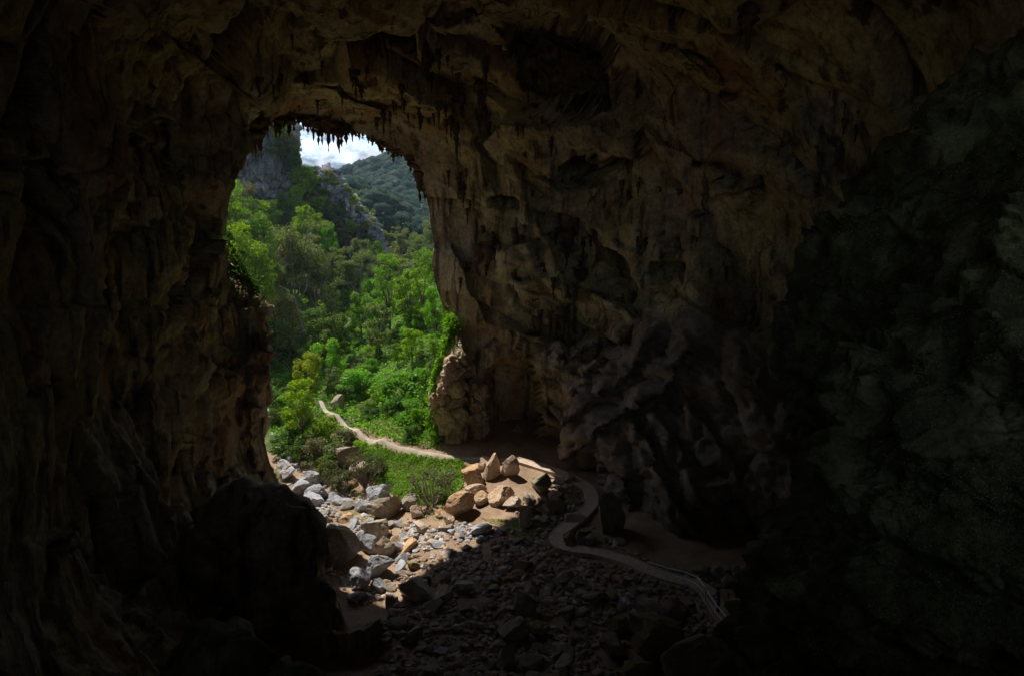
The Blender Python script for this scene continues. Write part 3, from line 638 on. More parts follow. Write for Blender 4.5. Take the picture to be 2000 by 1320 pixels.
# middle-sized stones: individuals; the smallest rubble: one mass
zone_poly = {
 'sun': [(600,985),(660,950),(760,1010),(860,1030),(900,1015),(960,1030),(1040,1035),(930,1055),(800,1085),(760,1160),(700,1180),(640,1110)],
 'shade': [(760,1170),(800,1090),(930,1060),(1080,1045),(1080,1080),(1200,1100),(1380,1170),(1440,1320),(740,1320),(745,1230)],
 'right': [(1000,1000),(1050,950),(1040,930),(1130,950),(1150,990),(1080,1050),(1040,1040)],
 'bed': [(518,800),(545,800),(545,860),(575,905),(640,945),(720,1000),(700,1030),(640,1000),(560,960)],
 'inner': [(1120,1062),(1170,1010),(1230,1080),(1300,1112),(1420,1118),(1520,1150),(1500,1210),(1440,1190),(1395,1145),(1300,1122),(1210,1085)]}
PATHUV = [(612,778),(630,793),(650,806),(670,825),(700,845),(740,862),(780,876),(820,883),(860,889),(900,894),(950,896),(1000,898)]
WALKUV = [(1000,898),(1040,908),(1080,922),(1120,938),(1148,954),(1155,968),(1155,990),(1138,1010),(1112,1030),(1092,1045),(1085,1058),(1093,1070),(1120,1076),(1165,1080),(1205,1093),(1240,1108),(1270,1122),(1310,1134),(1360,1146),(1385,1164),(1400,1190),(1414,1215),(1440,1248),(1475,1275),(1530,1310)]
PATHP = np.array([on_ground(u, v) for u, v in PATHUV]); WALKP = np.array([on_ground(u, v) for u, v in WALKUV])
LINES = np.concatenate([resample(PATHP, 120), resample(WALKP, 200)])
def free(P2, r, pad=0.9):
    d = np.min(np.hypot(P2[:, None, 0] - LINES[None, :, 0], P2[:, None, 1] - LINES[None, :, 1]), 1) > r + pad
    e = np.min(np.hypot(P2[:, None, 0] - KEEP[None, :, 0], P2[:, None, 1] - KEEP[None, :, 1]) - KEEP[None, :, 2], 1) > r * 0.2
    return d & e
def scatter(zone, n, rng):
    poly = np.array([on_ground(u, v)[:2] for u, v in zone_poly[zone]]); lo, hi = poly.min(0), poly.max(0); P2 = rng.uniform(lo, hi, (n * 6, 2))
    return P2[inside(P2, poly)][:n * 3]
stone_meshes = {}
for mt in ('grey_rock', 'brown_rock', 'tan_rock', 'dark_rock', 'olive_rock'):
    stone_meshes[mt] = []
    for k in range(6):
        V, Fc = rock_shape(700 + k, 2, 10, 0.06); stone_meshes[mt].append(mesh_np('stone', V, Fc, M[mt], False))
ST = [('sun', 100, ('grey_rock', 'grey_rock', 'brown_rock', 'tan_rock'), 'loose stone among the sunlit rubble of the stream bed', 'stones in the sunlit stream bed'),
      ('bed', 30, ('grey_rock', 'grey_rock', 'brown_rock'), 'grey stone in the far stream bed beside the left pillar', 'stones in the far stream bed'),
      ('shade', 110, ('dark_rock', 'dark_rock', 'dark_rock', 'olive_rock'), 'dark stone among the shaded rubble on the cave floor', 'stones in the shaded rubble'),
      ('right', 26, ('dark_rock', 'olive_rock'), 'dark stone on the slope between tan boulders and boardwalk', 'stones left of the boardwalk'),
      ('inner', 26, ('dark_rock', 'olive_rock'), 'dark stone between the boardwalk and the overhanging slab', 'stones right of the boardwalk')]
g = np.random.default_rng(5)
BPIX = np.array([(a[0], a[1] - 6) for a in BOULD], float); SCNT = {}
def short(t):
    w_ = t.replace(',', '').split(); n_ = next(i for i, q_ in enumerate(w_) if q_ in ('boulder', 'rock', 'slab', 'stone', 'block', 'one')); return ' '.join(w_[:n_ + 1])
SHORT = [short(a[7]) for a in BOULD]
SCOL = {'grey_rock': 'grey', 'brown_rock': 'brownish', 'tan_rock': 'tan', 'dark_rock': 'dark', 'olive_rock': 'olive'}
for zone, n, mts, lb, grp in ST:
    P2 = scatter(zone, n * 4, g); rad = 0.26 + 0.62 * g.random(len(P2)) ** 2.6; ok = free(P2, 0.5); P2 = P2[ok][:n]; rad = rad[ok][:n]
    for (x, y), r in zip(P2, rad):
        z = float(ground_z(x, y)); mt = mts[int(g.integers(len(mts)))]
        du = BPIX - np.array(proj(np.array([x, y, z]))); k = int(np.argmin(np.hypot(du[:, 0], du[:, 1] * 1.5)))
        dr = ('left of' if du[k, 0] > 0 else 'right of') if abs(du[k, 0]) > 1.3 * abs(du[k, 1]) else ('behind' if du[k, 1] > 0 else 'in front of')
        key = ('small' if r < .36 else 'larger' if r > .5 else 'middling', SCOL[mt], dr, SHORT[k]); i_ = SCNT[key] = SCNT.get(key, 0) + 1
        lb = f'{key[0]} {key[1]} stone {dr} the {key[3]}' + (f', {ORD[i_ - 1]} such stone' if i_ > 1 else '')
        o = link('stone', stone_meshes[mt][int(g.integers(6))], None, (x, y, z + r * 0.22), lb, 'stone', grp)
        o.scale = (r * g.uniform(.8, 1.3), r * g.uniform(.7, 1.1), r * g.uniform(.5, .85)); o.rotation_euler = (g.uniform(-.4, .4), g.uniform(-.4, .4), g.uniform(0, 6.3))
def rubble(name, specs, label):
    acc = {}
    base = [rock_shape(900 + k, 1, 9, 0.08) for k in range(10)]; base0 = [rock_shape(950 + k, 0, 5, 0.10) for k in range(10)]
    V_all, F_all, M_all, n0 = [], [], [], 0
    mats = [M[m] for m in ('grey_rubble', 'tan_rubble', 'dark_rubble')]
    for zone, n, r0, r1, probs, pad in specs:
        P2 = scatter(zone, n, g)
        cl = fbm(np.stack([P2[:, 0], P2[:, 1], 0 * P2[:, 0]], -1) * 0.22 + 3, 3); P2 = P2[cl > g.uniform(-0.6, 0.35, len(P2))][:n]
        rad = r0 + (r1 - r0) * g.random(len(P2)) ** 4; ok = free(P2, 0.1, pad); P2 = P2[ok]; rad = rad[ok]; z = ground_z(P2[:, 0], P2[:, 1])
        for k in range(20):
            sel = (np.arange(len(P2)) % 10 == k % 10) & ((rad < r0 + (r1 - r0) * .12) == (k >= 10))
            if not sel.any(): continue
            V, Fc = base[k] if k < 10 else base0[k - 10]; m = int(sel.sum()); an = g.uniform(0, 6.28, m); sc = np.stack([g.uniform(.8, 1.3, m), g.uniform(.7, 1.1, m), g.uniform(.45, .85, m)], -1) * rad[sel][:, None]
            W = V[None] * sc[:, None]
            ca, sa = np.cos(an)[:, None], np.sin(an)[:, None]; W = np.stack([W[..., 0] * ca - W[..., 1] * sa, W[..., 0] * sa + W[..., 1] * ca, W[..., 2]], -1)
            tl = g.normal(0, .3, m)[:, None]; W = np.stack([W[..., 0], W[..., 1] * np.cos(tl) - W[..., 2] * np.sin(tl), W[..., 1] * np.sin(tl) + W[..., 2] * np.cos(tl)], -1)
            W += np.stack([P2[sel, 0], P2[sel, 1], z[sel] + rad[sel] * 0.12], -1)[:, None]
            V_all.append(W.reshape(-1, 3)); F_all.append((Fc[None] + (np.arange(m) * len(V))[:, None, None]).reshape(-1, 3) + n0); n0 += m * len(V)
            M_all.append(np.repeat(g.choice(3, m, p=probs), len(Fc)))
    link(name, mesh_np(name, np.concatenate(V_all), np.concatenate(F_all), mats, False, np.concatenate(M_all)), label=label, cat='rubble', kind='stuff')
def rubble_mat(name, cols):
    b = MB(name); gm = b.n('ShaderNodeNewGeometry'); v = b.vec('World')
    c = b.ramp(gm.outputs['Random Per Island'], [(0.0, cols[0]), (0.5, cols[1]), (1.0, cols[2])])
    c = b.mix(1.0, c, b.ramp(b.noise(v, 5, 4, 0.7), [(0.3, 0.65), (0.7, 1.25)]), 'MULTIPLY')
    return b.done(c, 0.92, b.bump(b.noise(v, 8, 4, 0.7), 0.5, 0.05))
M['grey_rubble'] = rubble_mat('grey_rubble', [(0.22, 0.22, 0.24), (0.36, 0.355, 0.37), (0.50, 0.48, 0.46)])
M['tan_rubble'] = rubble_mat('tan_rubble', [(0.25, 0.15, 0.09), (0.40, 0.28, 0.19), (0.52, 0.43, 0.34)])
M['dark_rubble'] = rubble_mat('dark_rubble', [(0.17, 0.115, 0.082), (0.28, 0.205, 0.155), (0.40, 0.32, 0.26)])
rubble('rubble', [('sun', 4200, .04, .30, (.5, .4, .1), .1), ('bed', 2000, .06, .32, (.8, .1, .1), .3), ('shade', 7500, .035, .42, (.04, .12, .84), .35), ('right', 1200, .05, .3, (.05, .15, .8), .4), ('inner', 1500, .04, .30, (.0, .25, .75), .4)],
       'small loose stones covering the cave floor and stream bed')

# ------------------------------------------------------------------ dirt path, boardwalk, railing, stone wall
def ribbon(line, width, lift, n, across=5, smooth=9):
    C = resample(line, n); 
    for _ in range(smooth):
        C[1:-1] = (C[:-2] + 2 * C[1:-1] + C[2:]) / 4
    t = np.gradient(C[:, :2], axis=0); t /= np.linalg.norm(t, axis=1)[:, None]; nrm2 = np.stack([-t[:, 1], t[:, 0]], -1)
    a = np.linspace(-.5, .5, across) * width
    return C, nrm2, C[:, None, :2] + nrm2[:, None] * a[None, :, None]
C, nn, XY = ribbon(PATHP, 0.58, 0, 160, 7, 30)
edge_n = 0.22 * fbm(np.stack([C[:, 0], C[:, 1], 0 * C[:, 0]], -1) * 0.5, 3)
XY = C[:, None, :2] + (XY - C[:, None, :2]) * (1 + edge_n[:, None, None])
Zp = ground_z(XY[..., 0], XY[..., 1]) + 0.05 - 0.07 * (np.abs(np.linspace(-1, 1, 7)) ** 3)[None]
M['path'] = (lambda b: b.done(b.mix(1.0, b.ramp(b.noise(b.vec('World'), 1.2, 7, 0.65), [(0.3, (0.28, 0.235, 0.18)), (0.7, (0.42, 0.36, 0.28))]), b.ramp(b.noise(b.vec('World'), 12, 5), [(0.3, 0.75), (0.7, 1.2)]), 'MULTIPLY'), 0.95, b.bump(b.noise(b.vec('World'), 10, 6), 0.5, 0.05)))(MB('pale_dirt'))
link('path', mesh_np('path', np.concatenate([XY, Zp[..., None]], -1).reshape(-1, 3), grid_faces(160, 7), M['path'], True), kind='structure')

M['deck'] = (lambda b: b.done(b.mix(1.0, (0.50, 0.38, 0.29), b.ramp(b.noise(b.vec('World', (1, 1, 1)), 2.5, 6), [(0.3, 0.75), (0.7, 1.15)]), 'MULTIPLY'), 0.8, b.bump(b.noise(b.vec('World'), 20, 3), 0.3, 0.02)))(MB('worn_decking'))
M['steel'] = (lambda b: b.done((0.80, 0.81, 0.82), 0.45, None, 0.5))(MB('brushed_steel'))
for nd in M['steel'].node_tree.nodes:
    if nd.type == 'BSDF_PRINCIPLED': nd.inputs['Metallic'].default_value = 0.25
C, nn, XY = ribbon(WALKP, 1.15, 0, 260, 3, 12)
Zc = np.maximum(ground_z(XY[:, 0, 0], XY[:, 0, 1]), np.maximum(ground_z(C[:, 0], C[:, 1]), ground_z(XY[:, 2, 0], XY[:, 2, 1]))) + 0.22
for _ in range(40): Zc[1:-1] = (Zc[:-2] + 2 * Zc[1:-1] + Zc[2:]) / 4
walk = link('boardwalk', None, None, (C[0, 0], C[0, 1], Zc[0]), 'narrow raised boardwalk winding from the tan boulders to the railing', 'boardwalk')
OFF = np.array([C[0, 0], C[0, 1], Zc[0]])
def strip_box(C, nn, Zc, a0, a1, z0, z1):
    pr = [(a0, z1), (a1, z1), (a1, z0), (a0, z0)]
    P = np.stack([np.concatenate([C[:, :2] + nn * a, (Zc + z)[:, None]], -1) for a, z in pr], 1) - OFF
    n = len(C); i = np.arange(n - 1)[:, None] * 4; j = np.arange(4)[None]; j2 = (j + 1) % 4
    Fc = np.stack([i + j, i + j2, i + 4 + j2, i + 4 + j], -1).reshape(-1, 4)
    Fc = np.concatenate([Fc, [[3, 2, 1, 0]], [[4 * n - 4, 4 * n - 3, 4 * n - 2, 4 * n - 1]]]); return P.reshape(-1, 3), Fc
link('deck', mesh_np('deck', *strip_box(C, nn, Zc, -.55, .55, -.08, 0.0), M['deck'], False), walk)
for sgn in (-1, 1):
    link('edge_board', mesh_np('edge_board', *strip_box(C, nn, Zc, sgn * .60 - .045, sgn * .60 + .045, -.30, .035), M['deck'], False), walk)
WC, WN, WZ = C, nn, Zc
def walk_at(u, v):
    pu, pv = proj(np.concatenate([WC[:, :2], WZ[:, None]], -1)); return int(np.argmin((pu - u) ** 2 + (pv - v) ** 2))

def railing(idx, side, label):
    base = [np.array([*(WC[i, :2] + WN[i] * side * .66), WZ[i]]) for i in idx]
    root = link('railing', None, None, base[0], label, 'railing', 'steel railings of the walkway')
    b0 = base[0]
    for b in base:
        V, Fc = tube(np.array([b + (0, 0, -.5), b + (0, 0, 1.02)]) - b0, 0.024, 8); link('post', mesh_np('post', V, Fc, M['steel'], True), root)
    for h, nm, r in ((1.03, 'top_rail', 0.036), (0.52, 'middle_rail', 0.028)):
        V, Fc = tube(np.array([b + (0, 0, h) for b in base]) - b0, r, 8); link(nm, mesh_np(nm, V, Fc, M['steel'], True), root)
i0 = walk_at(1272, 1124); i1 = walk_at(1392, 1172); i2 = walk_at(1475, 1275)
side = 1 if proj(np.array([*(WC[i0, :2] + WN[i0]), WZ[i0]]))[1] > proj(np.array([*(WC[i0, :2] - WN[i0]), WZ[i0]]))[1] else -1
railing([int(k) for k in np.linspace(i0, i1, 5)], side, 'steel railing along the upper straight part of the walkway')
railing([int(k) for k in np.linspace(i1 + 3, min(i2 + 12, 255), 5)], side, 'steel railing along the descending part of the walkway past the person')
# dry stone wall carrying the walkway
wroot = link('stone_wall', None, None, (WC[i0, 0], WC[i0, 1], WZ[i0] - 1), 'low rough stone wall carrying the railed walkway', 'stone wall')
o0 = np.array([WC[i0, 0], WC[i0, 1], WZ[i0] - 1])
smesh = [mesh_np('stone', *rock_shape(770 + k, 2, 12, 0.05, 0.6, 0.95), M['tan_rock'] if k % 2 else M['dark_rock'], False) for k in range(4)]
for t in np.linspace(i0 + 2, i1 + 30, 60):
    i = int(min(t, 255))
    for c in range(4):
        p = np.array([*(WC[i, :2] + WN[i] * side * (.80 + .12 * c + g.uniform(-.05, .05))), WZ[i] - .22 - .26 * c]); 
        o = link('stone', smesh[int(g.integers(4))], wroot, p - o0 + np.array([g.uniform(-.08, .08), g.uniform(-.08, .08), g.uniform(-.04, .04)])); o.scale = (g.uniform(.16, .28), g.uniform(.16, .26), g.uniform(.12, .18)); o.rotation_euler = (0, 0, g.uniform(0, 6.28))

# ------------------------------------------------------------------ vegetation
def leaf_mat(name, c0, c1, c2, trans=0.45, vary=0.35):
    b = MB(name); gm = b.n('ShaderNodeNewGeometry'); oi = b.n('ShaderNodeObjectInfo')
    c = b.ramp(gm.outputs['Random Per Island'], [(0.0, c0), (0.55, c1), (1.0, c2)])
    hs = b.n('ShaderNodeHueSaturation'); b.l(c, hs.inputs['Color'])
    b.l(b.math('ADD', b.math('MULTIPLY', oi.outputs['Random'], vary), 1 - vary / 2), hs.inputs['Value'])
    b.l(b.math('ADD', b.math('MULTIPLY', b.math('FRACT', b.math('MULTIPLY', oi.outputs['Random'], 5.7)), 0.05), 0.475), hs.inputs['Hue'])
    df = b.n('ShaderNodeBsdfDiffuse'); tr = b.n('ShaderNodeBsdfTranslucent'); gl = b.n('ShaderNodeBsdfGlossy'); gl.inputs['Roughness'].default_value = 0.45
    b.l(hs.outputs[0], df.inputs['Color'])
    tcx = b.mix(1.0, hs.outputs[0], (1.25, 1.35, 0.5), 'MULTIPLY'); b.l(tcx, tr.inputs['Color'])
    m1 = b.n('ShaderNodeMixShader'); m1.inputs[0].default_value = trans; b.l(df.outputs[0], m1.inputs[1]); b.l(tr.outputs[0], m1.inputs[2])
    m2 = b.n('ShaderNodeMixShader'); m2.inputs[0].default_value = 0.012; b.l(m1.outputs[0], m2.inputs[1]); b.l(gl.outputs[0], m2.inputs[2])
    b.l(m2.outputs[0], b.out.inputs['Surface']); return b.m
M['lf_bright'] = leaf_mat('bright_green_leaf', (0.080, 0.17, 0.010), (0.145, 0.29, 0.014), (0.23, 0.39, 0.03), 0.5)
M['lf_yellow'] = leaf_mat('yellow_green_leaf', (0.13, 0.19, 0.010), (0.22, 0.31, 0.018), (0.30, 0.38, 0.04), 0.5)
M['lf_dark'] = leaf_mat('dark_green_leaf', (0.035, 0.080, 0.010), (0.065, 0.135, 0.016), (0.11, 0.20, 0.028), 0.4)
M['lf_euc'] = leaf_mat('grey_green_eucalypt_leaf', (0.075, 0.10, 0.028), (0.13, 0.165, 0.055), (0.20, 0.235, 0.095), 0.35)
M['lf_grey'] = leaf_mat('grey_shrub_leaf', (0.07, 0.075, 0.035), (0.13, 0.135, 0.07), (0.21, 0.20, 0.12), 0.3)
M['lf_pale'] = leaf_mat('pale_flowering_leaf', (0.07, 0.13, 0.03), (0.16, 0.24, 0.07), (0.34, 0.40, 0.20), 0.4)
M['lf_hill'] = leaf_mat('blue_green_forest_leaf', (0.030, 0.056, 0.044), (0.038, 0.068, 0.052), (0.048, 0.080, 0.060), 0.45, 0.0)
M['bark_pale'] = rock_mat('pale_bark', [(0.12, 0.105, 0.085), (0.23, 0.21, 0.18), (0.36, 0.34, 0.31)], 0.8, 0.4, 0.04, world=False)
M['bark_dark'] = rock_mat('brown_bark', [(0.05, 0.04, 0.03), (0.10, 0.08, 0.06), (0.16, 0.13, 0.10)], 0.8, 0.6, 0.05, world=False)
M['twig'] = rock_mat('dry_twig', [(0.16, 0.13, 0.11), (0.26, 0.22, 0.19), (0.36, 0.32, 0.28)], 2.0, 0.3, 0.02, world=False)

def leaves(g, cen, rad, per, size, up=0.6, shell=0.35, asp=0.5):
    k = len(cen); n = k * per; c = np.repeat(cen, per, 0); r = np.repeat(rad, per, 0)
    d = g.normal(size=(n, 3)); d /= np.linalg.norm(d, axis=1)[:, None]
    p = c + d * r * ((shell + (1 - shell) * g.random(n)) ** (1 / 2.0))[:, None]
    nn_ = d * 0.5 + np.array([0, 0, up]) + g.normal(size=(n, 3)) * 0.55; nn_ /= np.linalg.norm(nn_, axis=1)[:, None]
    t = np.cross(nn_, g.normal(size=(n, 3))); t /= np.linalg.norm(t, axis=1)[:, None]; b = np.cross(nn_, t)
    s = size * g.uniform(.6, 1.35, n)[:, None]
    V = np.stack([p - t * s, p + b * s * asp - nn_ * s * .12, p + t * s, p - b * s * asp - nn_ * s * .12], 1).reshape(-1, 3)
    return V, np.arange(n * 4).reshape(-1, 4)
def bent(g, a, b, n=6, wob=0.06):
    t = np.linspace(0, 1, n)[:, None]; L_ = np.linalg.norm(np.subtract(b, a))
    c = np.asarray(a) * (1 - t) + np.asarray(b) * t; w_ = np.cumsum(g.normal(size=(n, 3)), 0) * wob * L_ / n; w_ -= t * w_[-1]; w_[0] = 0
    return c + w_
def tree_meshes(kind, seed):
    """unit-height trees: trunk with limbs, crown of leaf clumps"""
    g = np.random.default_rng(seed); tk = Acc(); cen = []; rad = []
    if kind == 'eucalypt':
        H = 18.0; fork = g.uniform(.24, .36) * H; lean = g.normal(0, .6, 2)
        top = np.array([lean[0], lean[1], fork]); tk.add(*tube(bent(g, (0, 0, -.5), top, 8, .05), np.linspace(.34, .22, 8), 8))
        for k in range(int(g.integers(5, 7))):
            a = k * 2.4 + g.uniform(-.5, .5); e = top + np.array([math.cos(a) * g.uniform(1.4, 4.2), math.sin(a) * g.uniform(1.4, 4.2), g.uniform(.30, .62) * H])
            lp = bent(g, top - (0, 0, g.uniform(0, 1.5)), e, 7, .12); tk.add(*tube(lp, np.linspace(.16, .06, 7), 6))
            for j in range(4):
                s0 = lp[int(g.integers(2, 6))]; f = s0 + np.array([*(g.normal(0, 1.5, 2)), g.uniform(.4, 2.6)]); tk.add(*tube(bent(g, s0, f, 5, .15), np.linspace(.06, .02, 5), 5))
                cen += [f, f + g.normal(0, .9, 3) * (1, 1, .5)]; rad += [g.uniform(.7, 1.25) * np.array([1.15, 1.15, .75])] * 2
            cen.append(lp[-1]); rad.append(np.array([1.2, 1.2, .8]))
        lv = leaves(g, np.array(cen), np.array(rad), 125, .19, .4, .2, .42)
    elif kind == 'broad':
        H = 9.0; fork = .28 * H; tk.add(*tube(bent(g, (0, 0, -.4), (0, 0, fork), 5, .08), np.linspace(.2, .14, 5), 7))
        for k in range(34):
            a = g.uniform(0, 6.28); z = g.uniform(.28, .94); w_ = math.sqrt(max(0.05, 1 - ((z - .55) / .45) ** 2)) * g.uniform(.45, 1) * 2.7
            c = np.array([math.cos(a) * w_, math.sin(a) * w_, z * H]); cen.append(c); rad.append(g.uniform(.55, 1.0) * np.array([1.1, 1.1, .8]))
            if k % 3 == 0: tk.add(*tube(bent(g, (0, 0, fork * g.uniform(.7, 1)), c, 6, .12), np.linspace(.09, .02, 6), 5))
        lv = leaves(g, np.array(cen), np.array(rad), 130, .17, .55, .35)
    elif kind == 'tall':
        H = 17.0; fork = .25 * H; tk.add(*tube(bent(g, (0, 0, -.4), (0, 0, fork), 5, .08), np.linspace(.3, .22, 5), 7))
        for k in range(64):
            a = g.uniform(0, 6.28); z = g.uniform(.22, .95); w_ = math.sqrt(max(0.05, 1 - ((z - .5) / .5) ** 2)) * g.uniform(.4, 1) * 3.6
            c = np.array([math.cos(a) * w_, math.sin(a) * w_, z * H]); cen.append(c); rad.append(g.uniform(.6, 1.2) * np.array([1.1, 1.1, .8]))
            if k % 4 == 0: tk.add(*tube(bent(g, (0, 0, fork * g.uniform(.7, 1.3)), c, 6, .12), np.linspace(.12, .03, 6), 5))
        lv = leaves(g, np.array(cen), np.array(rad), 110, .17, .55, .3)
    elif kind == 'shrub':
        H = 3.0
        for k in range(26):
            a = g.uniform(0, 6.28); z = g.uniform(.05, .9); w_ = math.sqrt(max(0.03, 1 - z ** 2)) * g.uniform(.35, 1) * 1.75
            c = np.array([math.cos(a) * w_, math.sin(a) * w_, z * H * .92]); cen.append(c); rad.append(g.uniform(.35, .62) * np.array([1.1, 1.1, .85]))
            if k % 4 == 0: tk.add(*tube(bent(g, (0, 0, -.2), c, 5, .12), np.linspace(.05, .015, 5), 5))
        lv = leaves(g, np.array(cen), np.array(rad), 100, .12, .55, .35)
    elif kind == 'wispy':
        H = 2.2
        for k in range(46):
            a = g.uniform(0, 6.28); z = g.uniform(.3, 1.0); w_ = g.uniform(.3, 1) * 1.15
            c = np.array([math.cos(a) * w_, math.sin(a) * w_, z * H]); cen.append(c); rad.append(np.full(3, g.uniform(.16, .36)))
            tk.add(*tube(bent(g, (math.cos(a) * .15, math.sin(a) * .15, -.1), c, 5, .12), np.linspace(.022, .008, 5), 4))
        lv = leaves(g, np.array(cen), np.array(rad), 42, .075, .3, .2, .35)
    return H, tk, lv
TREES = {}
def proto(kind, var, lf, bark):
    key = (kind, var)                       # one mesh for each shape; the leaf colour sits on the object
    if key not in TREES:
        H, tk, lv = tree_meshes(kind, {'eucalypt': 11, 'broad': 53, 'tall': 97, 'shrub': 151, 'wispy': 211}[kind] + var * 7)
        TREES[key] = (H, tk.mesh('trunk', M['bark_dark'], True), mesh_np('crown', *lv, M['lf_bright'], False))
    return TREES[key]
GRP = {'tall': 'leafy trees beyond the cave mouth', 'eucalypt': 'eucalypts beyond the cave mouth', 'broad': 'leafy trees beyond the cave mouth', 'shrub': 'shrubs on the valley slopes', 'wispy': 'grey shrubs near the stream'}
TG = np.random.default_rng(77)
PLANTS = []
def plant(kind, x, y, h, lf, bark, label, name=None, cat=None, wide=1.0, z=None, group=None):
    if kind == 'broad' and h > 11.5: kind = 'tall'
    var = int(TG.integers(4)) if kind in ('eucalypt', 'broad', 'tall') else int(TG.integers(5))
    H, tm, cm = proto(kind, var, lf, bark)
    z = float(ground_z(x, y)) if z is None else z
    nm = name or {'eucalypt': 'eucalypt_tree', 'broad': 'leafy_tree', 'tall': 'leafy_tree', 'shrub': 'shrub', 'wispy': 'shrub'}[kind]
    o = link(nm, None, None, (x, y, z - 0.05), label, cat or ('tree' if kind in ('eucalypt', 'broad', 'tall') else 'shrub'), group or GRP[kind])
    s = h / H; o.scale = (s * wide * TG.uniform(.9, 1.1), s * wide * TG.uniform(.9, 1.1), s); o.rotation_euler = (0, 0, TG.uniform(0, 6.28))
    for c_, m_ in ((link('trunk' if kind in ('eucalypt', 'broad', 'tall') else 'stem', tm, o), bark), (link('crown' if kind in ('eucalypt', 'broad', 'tall') else 'foliage', cm, o), lf)):
        c_.material_slots[0].link = 'OBJECT'; c_.material_slots[0].material = M[m_]
    return o
def tree_at(u, Y, vtop, kind, lf, bark, label, wide=1.0, **kw):
    x = float(at_y(u, 500, Y)[0]); z = float(ground_z(x, Y)); h = z_for_row(vtop, Y) - z
    return plant(kind, x, Y, max(h, 1.2), lf, bark, label, wide=wide, **kw)
E, B = 'eucalypt', 'broad'
